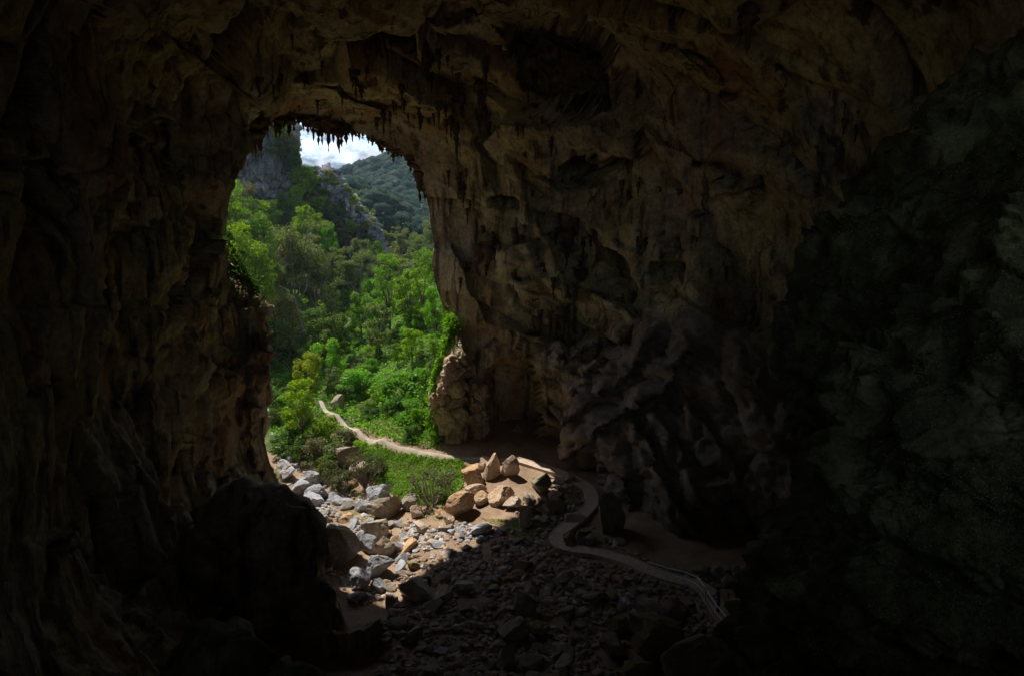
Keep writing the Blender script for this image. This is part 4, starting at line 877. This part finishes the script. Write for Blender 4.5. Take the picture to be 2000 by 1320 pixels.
for a in [
 (585,128,396,E,'lf_euc','bark_pale','tallest grey-green eucalypt with bare trunks in the middle left',1.0),
 (612,133,428,E,'lf_euc','bark_pale','slimmer eucalypt just right of the tallest one',.8),
 (690,138,462,E,'lf_euc','bark_pale','spreading eucalypt with pale limbs below the rock crag',1.15),
 (655,146,470,E,'lf_euc','bark_dark','eucalypt standing in front of the pinnacle foot',.9),
 (735,150,478,E,'lf_euc','bark_pale','eucalypt behind the round bright green tree',.8),
 (700,158,462,B,'lf_euc','bark_dark','grey-green tree at the right foot of the pinnacle',.9),
 (728,160,470,B,'lf_dark','bark_dark','dark tree under the narrow crag',.8),
 (745,166,478,B,'lf_bright','bark_dark','green tree right of the narrow crag foot',.8),
 (757,118,490,B,'lf_bright','bark_dark','round bright green tree in the middle right',.9),
 (826,108,482,B,'lf_bright','bark_dark','bright green tree hugging the right rim',.95),
 (800,112,520,B,'lf_bright','bark_dark','bright green tree left of the one at the right rim',.9),
 (850,102,560,B,'lf_bright','bark_dark','lower bright tree half hidden by the right rim',.8),
 (785,185,430,E,'lf_euc','bark_pale','distant eucalypt crown against the dark hill foot',.9),
 (812,178,444,E,'lf_euc','bark_pale','distant eucalypt nearest the right rim',.8),
 (758,196,446,E,'lf_euc','bark_pale','distant eucalypt left of the other hill foot crowns',.7),
 (835,165,420,E,'lf_euc','bark_pale','grey eucalypt peeking past the right rim',.7),
 (726,180,408,B,'lf_pale','bark_pale','pale leafy tree perched on the narrow crag',.7),
 (470,112,428,B,'lf_bright','bark_dark','sunlit broad green tree against the left rim',.9),
 (502,110,470,B,'lf_bright','bark_dark','bright green tree right of the sunlit broad one at the left rim',.8),
 (478,138,327,E,'lf_grey','bark_pale','pale bare-limbed tree in front of the cliff',.75),
 (604,168,318,B,'lf_yellow','bark_dark','yellow-green tree on the saddle beside the cliff',.8),
 (630,182,322,B,'lf_dark','bark_dark','dark tree on the skyline left of the pinnacle top',.6),
 (622,196,312,E,'lf_dark','bark_dark','thin flat-topped tree silhouetted on the skyline',.5),
 (455,122,345,B,'lf_bright','bark_dark','bright tree high against the left rim',.9),
 (462,118,392,B,'lf_bright','bark_dark','green tree below the high one at the left rim',.9),
 (512,140,384,B,'lf_bright','bark_dark','bright tree right of the pale bare-limbed one',.9),
 (540,150,388,B,'lf_dark','bark_dark','dark green tree at the cliff foot, right one',.9),
 (560,158,372,B,'lf_dark','bark_dark','dark tree in the cleft right of the cliff',.9),
 (585,160,362,B,'lf_bright','bark_dark','green tree climbing the cleft right of the cliff',.8),
 (600,150,398,B,'lf_bright','bark_dark','green tree in front of the pinnacle, left side',.8),
 (620,152,412,B,'lf_yellow','bark_dark','yellow-green tree at the left foot of the pinnacle',.8),
 (640,150,430,B,'lf_bright','bark_dark','green tree at the centre foot of the pinnacle',.8),
 (545,128,440,E,'lf_euc','bark_pale','grey-green eucalypt left of the tallest one',.8),
 (528,120,478,B,'lf_euc','bark_dark','greyish round tree on the left slope',.9),
 (505,118,420,B,'lf_dark','bark_dark','dark tree on the left slope below the pale tree',.9),
 (622,108,598,B,'lf_dark','bark_dark','dark round tree in the middle of the valley',.9),
 (650,110,612,B,'lf_dark','bark_dark','dark tree right of the dark round one',.8),
 (556,112,572,B,'lf_euc','bark_dark','feathery grey-green tree by the left ledge',.8),
 (640,124,548,B,'lf_pale','bark_dark','pale green tree at the foot of the tall eucalypts',.8),
 (700,120,570,B,'lf_bright','bark_dark','green tree left of the round bright one',.8),
 (735,108,588,B,'lf_pale','bark_dark','pale flowering tree in the middle of the valley',.8),
 (590,94,684,B,'lf_yellow','bark_dark','small yellow-green tree with a bare leaning stem',.75),
 (628,98,660,B,'lf_bright','bark_dark','bright tree behind the small yellow-green one',.8),
 (640,92,715,B,'lf_euc','bark_dark','small grey-green tree at the head of the path',.9),
 (572,82,738,B,'lf_bright','bark_dark','bright streamside tree left of the path, tallest there',.85),
 (552,84,790,B,'lf_dark','bark_dark','darker streamside tree by the left pillar',.8),
 (800,96,640,B,'lf_bright','bark_dark','bright tree on the bank near the right foot',.9),
 (845,92,650,B,'lf_bright','bark_dark','ivy green tree beside the right buttress',.7),
 (770,99,668,B,'lf_bright','bark_dark','rounded tree in the middle of the bank',.9),
 (812,80,800,B,'lf_bright','bark_dark','small tree at the bank foot by the right buttress',.8),
 ]:
    tree_at(*a[:7], wide=a[7])
S = 'shrub'
for a in [
 (788,86,718,S,'lf_bright','bark_dark','large rounded bright shrub on the bank above the path',1.3),
 (740,89,742,S,'lf_bright','bark_dark','bright shrub left of the largest rounded one on the bank',1.3),
 (748,82,790,S,'lf_dark','bark_dark','dark green shrub touching the path edge',1.2),
 (715,86,775,S,'lf_bright','bark_dark','low bright shrub above the path, nearest its middle',1.2),
 (770,80,812,S,'lf_dark','bark_dark','dark shrub where the path dips to the mouth',1.2),
 (832,85,760,S,'lf_bright','bark_dark','bright shrub against the right buttress',1.0),
 (825,78.5,822,S,'lf_bright','bark_dark','leafy shrub at the right end of the dirt path',1.0),
 (690,94,715,S,'lf_bright','bark_dark','green shrub high on the bank above the pointed rock',1.3),
 (600,76,850,S,'lf_grey','bark_dark','grey-green shrub by the stream, left of the slanted slab',1.0),
 (655,77,832,S,'lf_grey','bark_dark','grey-green shrub below the dirt path bend',1.0),
 (580,79,842,S,'lf_dark','bark_dark','dark shrub at the stream edge below the bright tree',1.2),
 (618,80,806,S,'lf_bright','bark_dark','bright shrub between stream and path head',1.0),
 (640,74.5,858,S,'lf_euc','bark_dark','grey-green shrub left of the large slanted slab, upper one',1.0),
 (618,73,880,S,'lf_dark','bark_dark','dark shrub at the back edge of the grey boulders',1.1),
 (690,75,856,S,'lf_bright','bark_dark','bright shrub above the large slanted slab',1.0),
 (715,72,880,S,'lf_dark','bark_dark','dark low shrub right of the large slanted slab',1.0),
 (560,77,862,S,'lf_dark','bark_dark','dark shrub in the shady stream by the left pillar',1.0),
 (540,80,836,S,'lf_dark','bark_dark','dark shrub farthest left in the shady stream',1.0),
 (650,69,915,S,'lf_grey','bark_dark','low grey shrub in front of the large slanted slab',.9),
 (700,69.5,888,'wispy','lf_grey','twig','grey twiggy shrub leaning over the brown boulder',1.0),
 (832,63.5,918,'wispy','lf_grey','twig','large grey twiggy bush in the leafy green patch',1.15),
 (905,67.5,918,'wispy','lf_grey','twig','dry greyish bush left of the orange boulders',.8),
 (632,70,905,'wispy','lf_grey','twig','small grey bush at the back of the stream bed',.8),
 ]:
    tree_at(*a[:7], wide=a[7])

# bushes that cover the slopes: placed on the ground where the photograph shows green
def pix_zone(poly): return poly
fill = [('far', [(690,500),(740,455),(850,440),(855,520),(760,530)], 30, ('lf_euc', 'lf_dark', 'lf_euc'), (4.0, 7.5), 'far slope under the hill'),
        ('bank', [(640,800),(700,835),(760,860),(850,870),(862,700),(880,640),(800,560),(700,600),(650,700)], 62, ('lf_bright', 'lf_bright', 'lf_dark', 'lf_pale', 'lf_bright'), (1.4, 2.8), 'bank right of path'),
        ('left', [(515,700),(530,620),(600,640),(650,700),(625,770),(600,830),(560,860),(515,860)], 26, ('lf_dark', 'lf_bright', 'lf_euc', 'lf_dark'), (1.4, 3.0), 'shady left side of stream'),
        ('mid', [(530,600),(445,520),(450,420),(600,420),(760,520),(850,520),(870,600),(800,570),(640,640)], 80, ('lf_bright', 'lf_euc', 'lf_dark', 'lf_bright', 'lf_yellow'), (2.2, 4.5), 'middle valley slope'),
        ('top', [(445,420),(450,340),(520,370),(600,350),(640,345),(700,420),(740,500),(600,430)], 56, ('lf_bright', 'lf_dark', 'lf_dark', 'lf_euc'), (2.5, 5.0), 'high slope under cliff')]
g = np.random.default_rng(99)
CN = {'lf_bright': 'bright green', 'lf_dark': 'dark green', 'lf_euc': 'grey-green', 'lf_pale': 'pale green', 'lf_yellow': 'yellow-green'}
PLIN = resample(PATHP, 120)
for zn, poly, n, lfs, (h0, h1), where in fill:
    got = []
    lo = np.min(poly, 0); hi = np.max(poly, 0); tries = 0
    while len(got) < n and tries < n * 30:
        tries += 1; q2 = g.uniform(lo, hi)
        if not inside(q2[None], poly)[0]: continue
        p = on_ground(*q2); h = g.uniform(h0, h1)
        if np.min(np.hypot(PLIN[:, 0] - p[0], PLIN[:, 1] - p[1])) < 0.9 + h * .45: continue
        if any(math.hypot(p[0] - a[0], p[1] - a[1]) < .32 * (h + a[2]) for a in got): continue
        got.append((p[0], p[1], h, lfs[int(g.integers(len(lfs)))]))
    pv_ = np.array([proj(np.array([a[0], a[1], float(ground_z(a[0], a[1]))])) for a in got]); cut = np.quantile(pv_[:, 1], [.33, .67]); cnt = {}
    for k in np.argsort(pv_[:, 0]):
        x, y, h, lf = got[k]; row = 'upper' if pv_[k, 1] < cut[0] else ('middle' if pv_[k, 1] < cut[1] else 'lower'); i_ = cnt[(row, lf)] = cnt.get((row, lf), 0) + 1
        plant('shrub', x, y, h, lf, 'bark_dark', f'{ORD[i_ - 1]} {CN[lf]} shrub from the left, {row} row, on {where}', wide=g.uniform(.95, 1.4), group=f'shrubs on {where}')

# ground cover, one mass: low leaves over the slopes and the leafy patch by the boulders
def cover(name, poly_list, n, size, height, lf, label, thresh=-2):
    V_, F_, n0 = [], [], 0
    for poly, cnt in zip(poly_list, n):
        pw = np.array([on_ground(u, v)[:2] for u, v in poly]); lo, hi = pw.min(0), pw.max(0); P2 = g.uniform(lo, hi, (cnt * 4, 2)); P2 = P2[inside(P2, pw)][:cnt]
        if len(P2) == 0: continue
        dl = np.concatenate([np.min(np.hypot(P2[i:i + 4000, None, 0] - LINES[None, ::2, 0], P2[i:i + 4000, None, 1] - LINES[None, ::2, 1]), 1) for i in range(0, len(P2), 4000)])
        hump = fbm(np.stack([P2[:, 0], P2[:, 1], 0 * P2[:, 0]], -1) * 0.55 + 4, 3)
        ok = (dl > 0.50 + 0.25 * hump) & (hump > thresh); P2 = P2[ok]; hump = hump[ok]
        z = ground_z(P2[:, 0], P2[:, 1]) + g.random(len(P2)) * height * np.clip(0.6 + 0.9 * hump, 0.12, 1.6)
        c = np.stack([P2[:, 0], P2[:, 1], z], -1)
        V, Fc = leaves(g, c, np.full((len(c), 3), .02), 1, size, .9, .3, .55); V_.append(V); F_.append(Fc + n0); n0 += len(V)
    link(name, mesh_np(name, np.concatenate(V_), np.concatenate(F_), M[lf], False), label=label, cat='ground cover', kind='stuff')
cover('ground_cover', [[(690,830),(700,790),(760,800),(850,830),(858,878),(800,872),(745,852)],[(690,846),(730,866),(780,880),(860,893),(905,897),(900,905),(820,905),(740,890),(690,880)],[(725,880),(800,888),(900,900),(915,915),(900,960),(865,985),(790,985),(760,960),(715,930),(705,900)]], [11000, 9000, 24000], .085, .42, 'lf_bright', 'low bright green leaves covering the ground beside the tan boulders')
cover('undergrowth', [[(640,800),(700,838),(760,866),(862,880),(862,700),(880,640),(800,560),(700,600),(650,700)], [(515,700),(530,600),(640,650),(640,760),(690,840),(720,880),(690,900),(640,925),(590,905),(530,885)], [(530,600),(440,520),(440,330),(600,340),(760,460),(850,460),(880,600),(800,590),(640,660)]], [26000, 14000, 34000], .17, .9, 'lf_bright', 'low leafy undergrowth between shrubs on the valley slopes')
cover('grass', [[(940,1010),(1010,1015),(1050,1040),(1100,1075),(1040,1075),(985,1035)], [(640,960),(700,945),(720,985),(690,1010),(650,990)], [(700,1005),(740,1000),(745,1015),(705,1020)], [(690,815),(760,840),(770,862),(700,838)], [(780,985),(860,990),(880,1020),(800,1015)]], [3200, 1800, 500, 2500, 700], .055, .12, 'lf_yellow', 'short yellow-green grass patches on the cave floor', -0.35)

# forest covering the far hill: one mass
def hill_forest():
    g = np.random.default_rng(12)
    fx = g.uniform(-330, 60, 16000); ft = g.uniform(0, .66, 16000)
    p = HP[((fx + 560) / 980 * 179).astype(int), (ft * 89).astype(int)] + 0; p[:, 0] = fx; p[:, 1] = 265 + 420 * ft
    fx2 = g.uniform(-110, 10, 4000); fy2 = g.uniform(205, 310, 4000); p2 = np.stack([fx2, fy2, ground_z(fx2, fy2)], -1)
    p = np.concatenate([p2, p])
    pu, pv = proj(p); m = (pu > np.where(np.arange(len(p)) < 4000, 680, 560)) & (pu < 900) & (pv < 560); p = p[m][:3600]
    r = g.uniform(2.6, 5.6, len(p)); c = p + np.stack([0 * r, 0 * r, r * .75], -1)
    V0, F0 = ICO[1]; W = V0[None] * np.stack([r, r, r * .8], -1)[:, None]
    W = W * (1 + .30 * perlin((V0[None] * 1.6 + g.uniform(0, 99, (len(p), 1, 3))).reshape(-1, 3)).reshape(len(p), -1, 1)) + c[:, None]
    Fb = (F0[None] + (np.arange(len(p)) * len(V0))[:, None, None]).reshape(-1, 3)
    b = MB('forest_canopy'); gm = b.n('ShaderNodeNewGeometry'); v = b.vec('World')
    cc = b.mix(1.0, b.ramp(gm.outputs['Random Per Island'], [(0.0, (0.022, 0.045, 0.034)), (0.5, (0.036, 0.064, 0.046)), (1.0, (0.058, 0.082, 0.058))]), b.ramp(b.noise(v, .9, 5, .7), [(.3, .55), (.7, 1.4)]), 'MULTIPLY')
    mt = b.done(cc, 1.0, b.bump(b.noise(v, 1.1, 6, .75), 1.0, 1.6), 0.0)
    o = link('forest', mesh_np('forest', W.reshape(-1, 3), Fb, mt, True), label='blue-green eucalypt forest covering the far hill', cat='forest', kind='stuff')
    V, Fc = leaves(g, c, np.stack([r, r, r * 0.85], -1) * 1.04, 22, .55, .7, .8, .65)
    link('foliage', mesh_np('foliage', V, Fc, M['lf_hill'], False), o, kind='stuff')
hill_forest()

# bushes clinging to the cliff and the pinnacle
for k, (u, v, Yk, h, lf, lb) in enumerate([
 (505,232,166,5,'lf_euc','grey-green bush on the cliff top at the left'), (530,236,164,5,'lf_euc','grey-green bush on the cliff top, middle one'), (548,250,164,5,'lf_bright','bright bush on the right shoulder of the cliff top'),
 (560,276,164,5,'lf_euc','grey-green bush on the right face of the cliff'), (566,300,165,4.5,'lf_dark','dark bush on the right edge of the cliff'), (540,285,162,3.5,'lf_dark','dark bush on the upper middle of the cliff face'),
 (572,330,166,5,'lf_dark','dark bush low on the right edge of the cliff'), (500,300,162,3,'lf_dark','dark bush on the left of the cliff face'), (480,250,163,4,'lf_dark','dark bush on the upper left of the cliff'),
 (590,350,166,6,'lf_bright','bright bush in the gap between cliff and pinnacle'), (642,338,171,3,'lf_euc','grey-green bush on the very top of the pinnacle'), (655,355,170,3,'lf_yellow','yellow-green bush below the pinnacle top'),
 (690,392,172,4,'lf_yellow','yellow-green bush on the right ridge of the pinnacle'), (678,372,172,4,'lf_euc','grey-green bush on the right ridge near the pinnacle top'), (660,390,169,2.6,'lf_dark','dark bush halfway up the pinnacle face'),
 (668,410,168,3,'lf_dark','dark bush in the centre of the pinnacle face'), (690,440,168,3.5,'lf_bright','bright bush low on the pinnacle face'), (630,392,168,4,'lf_bright','bright bush at the left base of the pinnacle'), (650,425,167,4,'lf_dark','dark bush at the base of the pinnacle'),
 (724,436,168,3.5,'lf_euc','grey-green bush on top of the narrow crag'), (716,462,167,3,'lf_dark','dark bush on the front of the narrow crag'), (618,356,170,4,'lf_bright','bright bush left of the pinnacle top'), (676,455,166,4,'lf_euc','grey-green bush below the pinnacle face'),
 (704,414,172,4,'lf_euc','grey-green bush low on the right ridge of the pinnacle'), (640,372,169,2.6,'lf_dark','dark bush on the left of the pinnacle face')]):
    p = at_y(u, v + 8, Yk); plant('shrub', p[0], p[1], h, lf, 'bark_dark', lb, z=p[2] - h * .3, wide=1.1, group='bushes on the cliff and pinnacle', name='bush', cat='bush')

# creepers on the right rim, twigs on the left ledge
def creeper(name, line, n, size, spread, lf, label, cat):
    L3 = resample(np.array([at_y(u, v, y) for u, v, y in line]), n); c = L3 + g.normal(0, spread, (n, 3)) * (1, .6, 1.2)
    V, Fc = leaves(g, c - L3[0], np.full((n, 3), .05), 1, size, .5, .3, .6)
    o = link(name, None, None, L3[0], label, cat)
    link('foliage', mesh_np('foliage', V, Fc, M[lf], False), o)
    V, Fc = tube(bent(g, L3[0] - L3[0], L3[-1] - L3[0], 12, .05), np.linspace(.05, .02, 12), 5); link('stem', mesh_np('stem', V, Fc, M['twig'], True), o)
creeper('creeper', [(878,622,77),(884,640,76),(876,664,75.5),(868,690,75)], 2600, .13, .38, 'lf_bright', 'bright creeper over the bulge of the right rim', 'creeper')
creeper('creeper', [(862,700,74.5),(850,740,74),(842,790,73.8),(838,830,73.8)], 2800, .12, .28, 'lf_bright', 'long creeper hanging beside the sunlit right buttress', 'creeper')
creeper('creeper', [(446,470,60),(452,510,59.5),(470,540,59),(500,566,58.5)], 1500, .12, .45, 'lf_dark', 'leafy creeper along the top of the left ledge', 'creeper')
for (u, v, Yk, h, lf, lb) in [(492,566,59,1.6,'lf_euc','twiggy bush on top of the left ledge'), (522,598,59.5,1.5,'lf_grey','dry twiggy bush on the tip of the left ledge'), (514,668,60,1.6,'lf_grey','dry grass tuft hanging under the left ledge'), (462,690,57.5,.9,'lf_bright','small green fern on the left pillar')]:
    p = at_y(u, v, Yk); plant('wispy', p[0], p[1], h, lf, 'twig', lb, z=p[2] - h * .35, name='bush', cat='bush', group='bushes on the left rim')

# ------------------------------------------------------------------ the person on the walkway
def person():
    i = walk_at(1404, 1196); b = np.array([*(WC[i, :2] + WN[i] * side * .18), WZ[i]])
    root = link('person', None, None, b, 'person in a blue jacket and dark trousers leaning at the walkway railing', 'person')
    mats = {}
    for nm, c in (('skin', (0.42, 0.25, 0.18)), ('jacket', (0.035, 0.075, 0.23)), ('trousers', (0.025, 0.027, 0.035)), ('hair', (0.03, 0.02, 0.014)), ('shoe', (0.03, 0.025, 0.02))):
        q_ = MB('person_' + nm); mats[nm] = q_.done(q_.mix(1.0, c, q_.ramp(q_.noise(q_.vec('Object'), 14, 4), [(0.3, .8), (0.7, 1.15)]), 'MULTIPLY'), .8)
    v = []; e = []; r = []
    def ch(pts, start=None):
        prev = start
        for (p, rad_) in pts:
            v.append(p); r.append(rad_); k = len(v) - 1
            if prev is not None: e.append((prev, k))
            prev = k
        return prev
    pel = ch([((0, 0, .94), (.15, .11))]); chest = ch([((0, .02, 1.10), (.145, .10)), ((0, .05, 1.28), (.165, .11)), ((0, .06, 1.42), (.14, .09))], pel)
    nk = ch([((0, .07, 1.50), (.055, .055)), ((0, .09, 1.57), (.075, .085)), ((0, .10, 1.66), (.078, .098)), ((0, .10, 1.73), (.055, .07))], chest)
    for s_ in (-1, 1):
        ch([((.10 * s_, 0, .86), (.09, .09)), ((.105 * s_, .02, .50), (.062, .065)), ((.11 * s_, -.02, .10), (.043, .045)), ((.115 * s_, .06, .045), (.045, .035)), ((.125 * s_, .16, .035), (.04, .028))], pel)
        w_ = ch([((.19 * s_, .06, 1.40), (.065, .065)), ((.25 * s_, .10, 1.14), (.048, .05)), ((.20 * s_, .34, 1.04), (.036, .036)), ((.19 * s_, .42, 1.06), (.04, .022))], chest)
        for f in range(4): ch([((.19 * s_ + (f - 1.5) * .020, .47, 1.07 - abs(f - 1.3) * .004), (.0095, .0095)), ((.19 * s_ + (f - 1.5) * .021, .505 - abs(f - 1.3) * .006, 1.045), (.0085, .0085)), ((.19 * s_ + (f - 1.5) * .021, .50, 1.015), (.008, .008))], w_)
        ch([((.155 * s_, .41, 1.05), (.011, .011)), ((.145 * s_, .45, 1.03), (.009, .009))], w_)
    me = bpy.data.meshes.new('body'); me.from_pydata([tuple(p) for p in v], e, []); o = bpy.data.objects.new('body', me); COL.objects.link(o)
    md = o.modifiers.new('skin', 'SKIN'); md.use_smooth_shade = True
    for k, sv in enumerate(me.skin_vertices[0].data): sv.radius = r[k]; sv.use_root = (k == 0)
    o.modifiers.new('sub', 'SUBSURF').levels = 1
    dg = bpy.context.evaluated_depsgraph_get(); ev = o.evaluated_get(dg); m2_ = bpy.data.meshes.new_from_object(ev); bpy.data.objects.remove(o)
    for nm in ('skin', 'jacket', 'trousers', 'shoe'): m2_.materials.append(mats[nm])
    for p in m2_.polygons:
        c = p.center; p.use_smooth = True
        p.material_index = 3 if c.z < .09 else (2 if c.z < .92 and abs(c.y) < .3 else (0 if c.z > 1.5 or c.y > .37 else 1))
    body = link('body', m2_, root)
    V, Fc = rock_shape(41, 3, 0, .05); V = V * np.array([.092, .112, .085]) + np.array([0, .075, 1.715]); V[:, 1] -= np.clip((1.70 - V[:, 2]), 0, 1) * .6
    link('hair', mesh_np('hair', V, Fc, mats['hair'], True), root)
    V, Fc = ICO[2]; 
    link('nose', mesh_np('nose', V * np.array([.016, .022, .026]) + np.array([0, .198, 1.635]), Fc, mats['skin'], True), root)
    for s_ in (-1, 1):
        link('eye', mesh_np('eye', V * np.array([.013, .008, .009]) + np.array([.032 * s_, .187, 1.662]), Fc, mats['hair'], True), root)
        link('ear', mesh_np('ear', V * np.array([.012, .02, .032]) + np.array([.082 * s_, .10, 1.65]), Fc, mats['skin'], True), root)
    link('mouth', mesh_np('mouth', V * np.array([.024, .008, .006]) + np.array([0, .183, 1.598]), Fc, mats['skin'], True), root)
    d_ = WN[i] * side; root.rotation_euler = (0, 0, math.atan2(d_[1], d_[0]) - math.pi / 2)
person()

# moss and small ferns on the near rock faces (one mass on each face)
def moss_on(o, n, size, seed):
    g = np.random.default_rng(seed); me = o.data; nv = len(me.vertices); co = np.empty(nv * 3, np.float32); no = np.empty(nv * 3, np.float32)
    me.vertices.foreach_get('co', co); me.vertices.foreach_get('normal', no); co = co.reshape(-1, 3); no = no.reshape(-1, 3)
    pu, pv = proj(co); tc_ = CAM - co; tc_ /= np.linalg.norm(tc_, axis=1)[:, None]; sgn = np.sign(np.einsum('ij,ij->i', no, co - co.mean(0)))[:, None]; no = no * sgn
    ok = (np.einsum('ij,ij->i', no, tc_) > -.1) & (pu > 1380) & (pu < 2080) & (pv > -40) & (pv < 1380) & (co[:, 1] > 3); ok &= (no[:, 2] > .05)
    k = g.choice(np.nonzero(ok)[0], n); c = co[k] + g.normal(0, .03, (n, 3)); nn_ = no[k]
    den = fbm(c * np.array([.55, .55, .9]) + 4, 3); m = den > g.uniform(-.7, .25, n); c = c[m]; nn_ = nn_[m]; n = len(c)
    dn = nn_ * .7 + np.array([0, 0, .35]) + g.normal(0, .35, (n, 3)); dn /= np.linalg.norm(dn, axis=1)[:, None]
    t = np.cross(dn, g.normal(size=(n, 3))); t /= np.linalg.norm(t, axis=1)[:, None]; b = np.cross(dn, t) ; s_ = size * g.uniform(.5, 1.6, n)[:, None]
    c = c + nn_ * .012
    V = np.stack([c - t * s_, c + b * s_ * .5 + dn * s_ * .4, c + t * s_, c - b * s_ * .5 + dn * s_ * .4], 1).reshape(-1, 3)
    link('moss', mesh_np('moss', V, np.arange(n * 4).reshape(-1, 4), M['moss_leaf'], False), o, kind='stuff')
M['moss_leaf'] = leaf_mat('moss_leaf', (0.06, 0.07, 0.025), (0.17, 0.185, 0.075), (0.33, 0.345, 0.17), 0.2, 0.0)
for k_, o in enumerate([o for o in bpy.data.objects if o.name.startswith('mossy_rock_face')]): moss_on(o, 90000 if k_ else 70000, .018 if k_ else .028, 31 + k_)

# ------------------------------------------------------------------ air between here and the far hill
def haze():
    bm = bmesh.new(); bmesh.ops.create_cube(bm, size=1.0); me = bpy.data.meshes.new('haze'); bm.to_mesh(me); bm.free()
    o = link('haze', me, None, (0, 2800, 62), 'thin pale air over the valley', 'haze', None, 'stuff'); o.scale = (7200, 7600, 170)
    b = MB('haze_air'); v = b.n('ShaderNodeVolumePrincipled'); v.inputs['Color'].default_value = (0.66, 0.82, 1.0, 1); v.inputs['Density'].default_value = 0.00014; v.inputs['Anisotropy'].default_value = 0.2
    b.l(v.outputs[0], b.out.inputs['Volume']); me.materials.append(b.m)
haze()
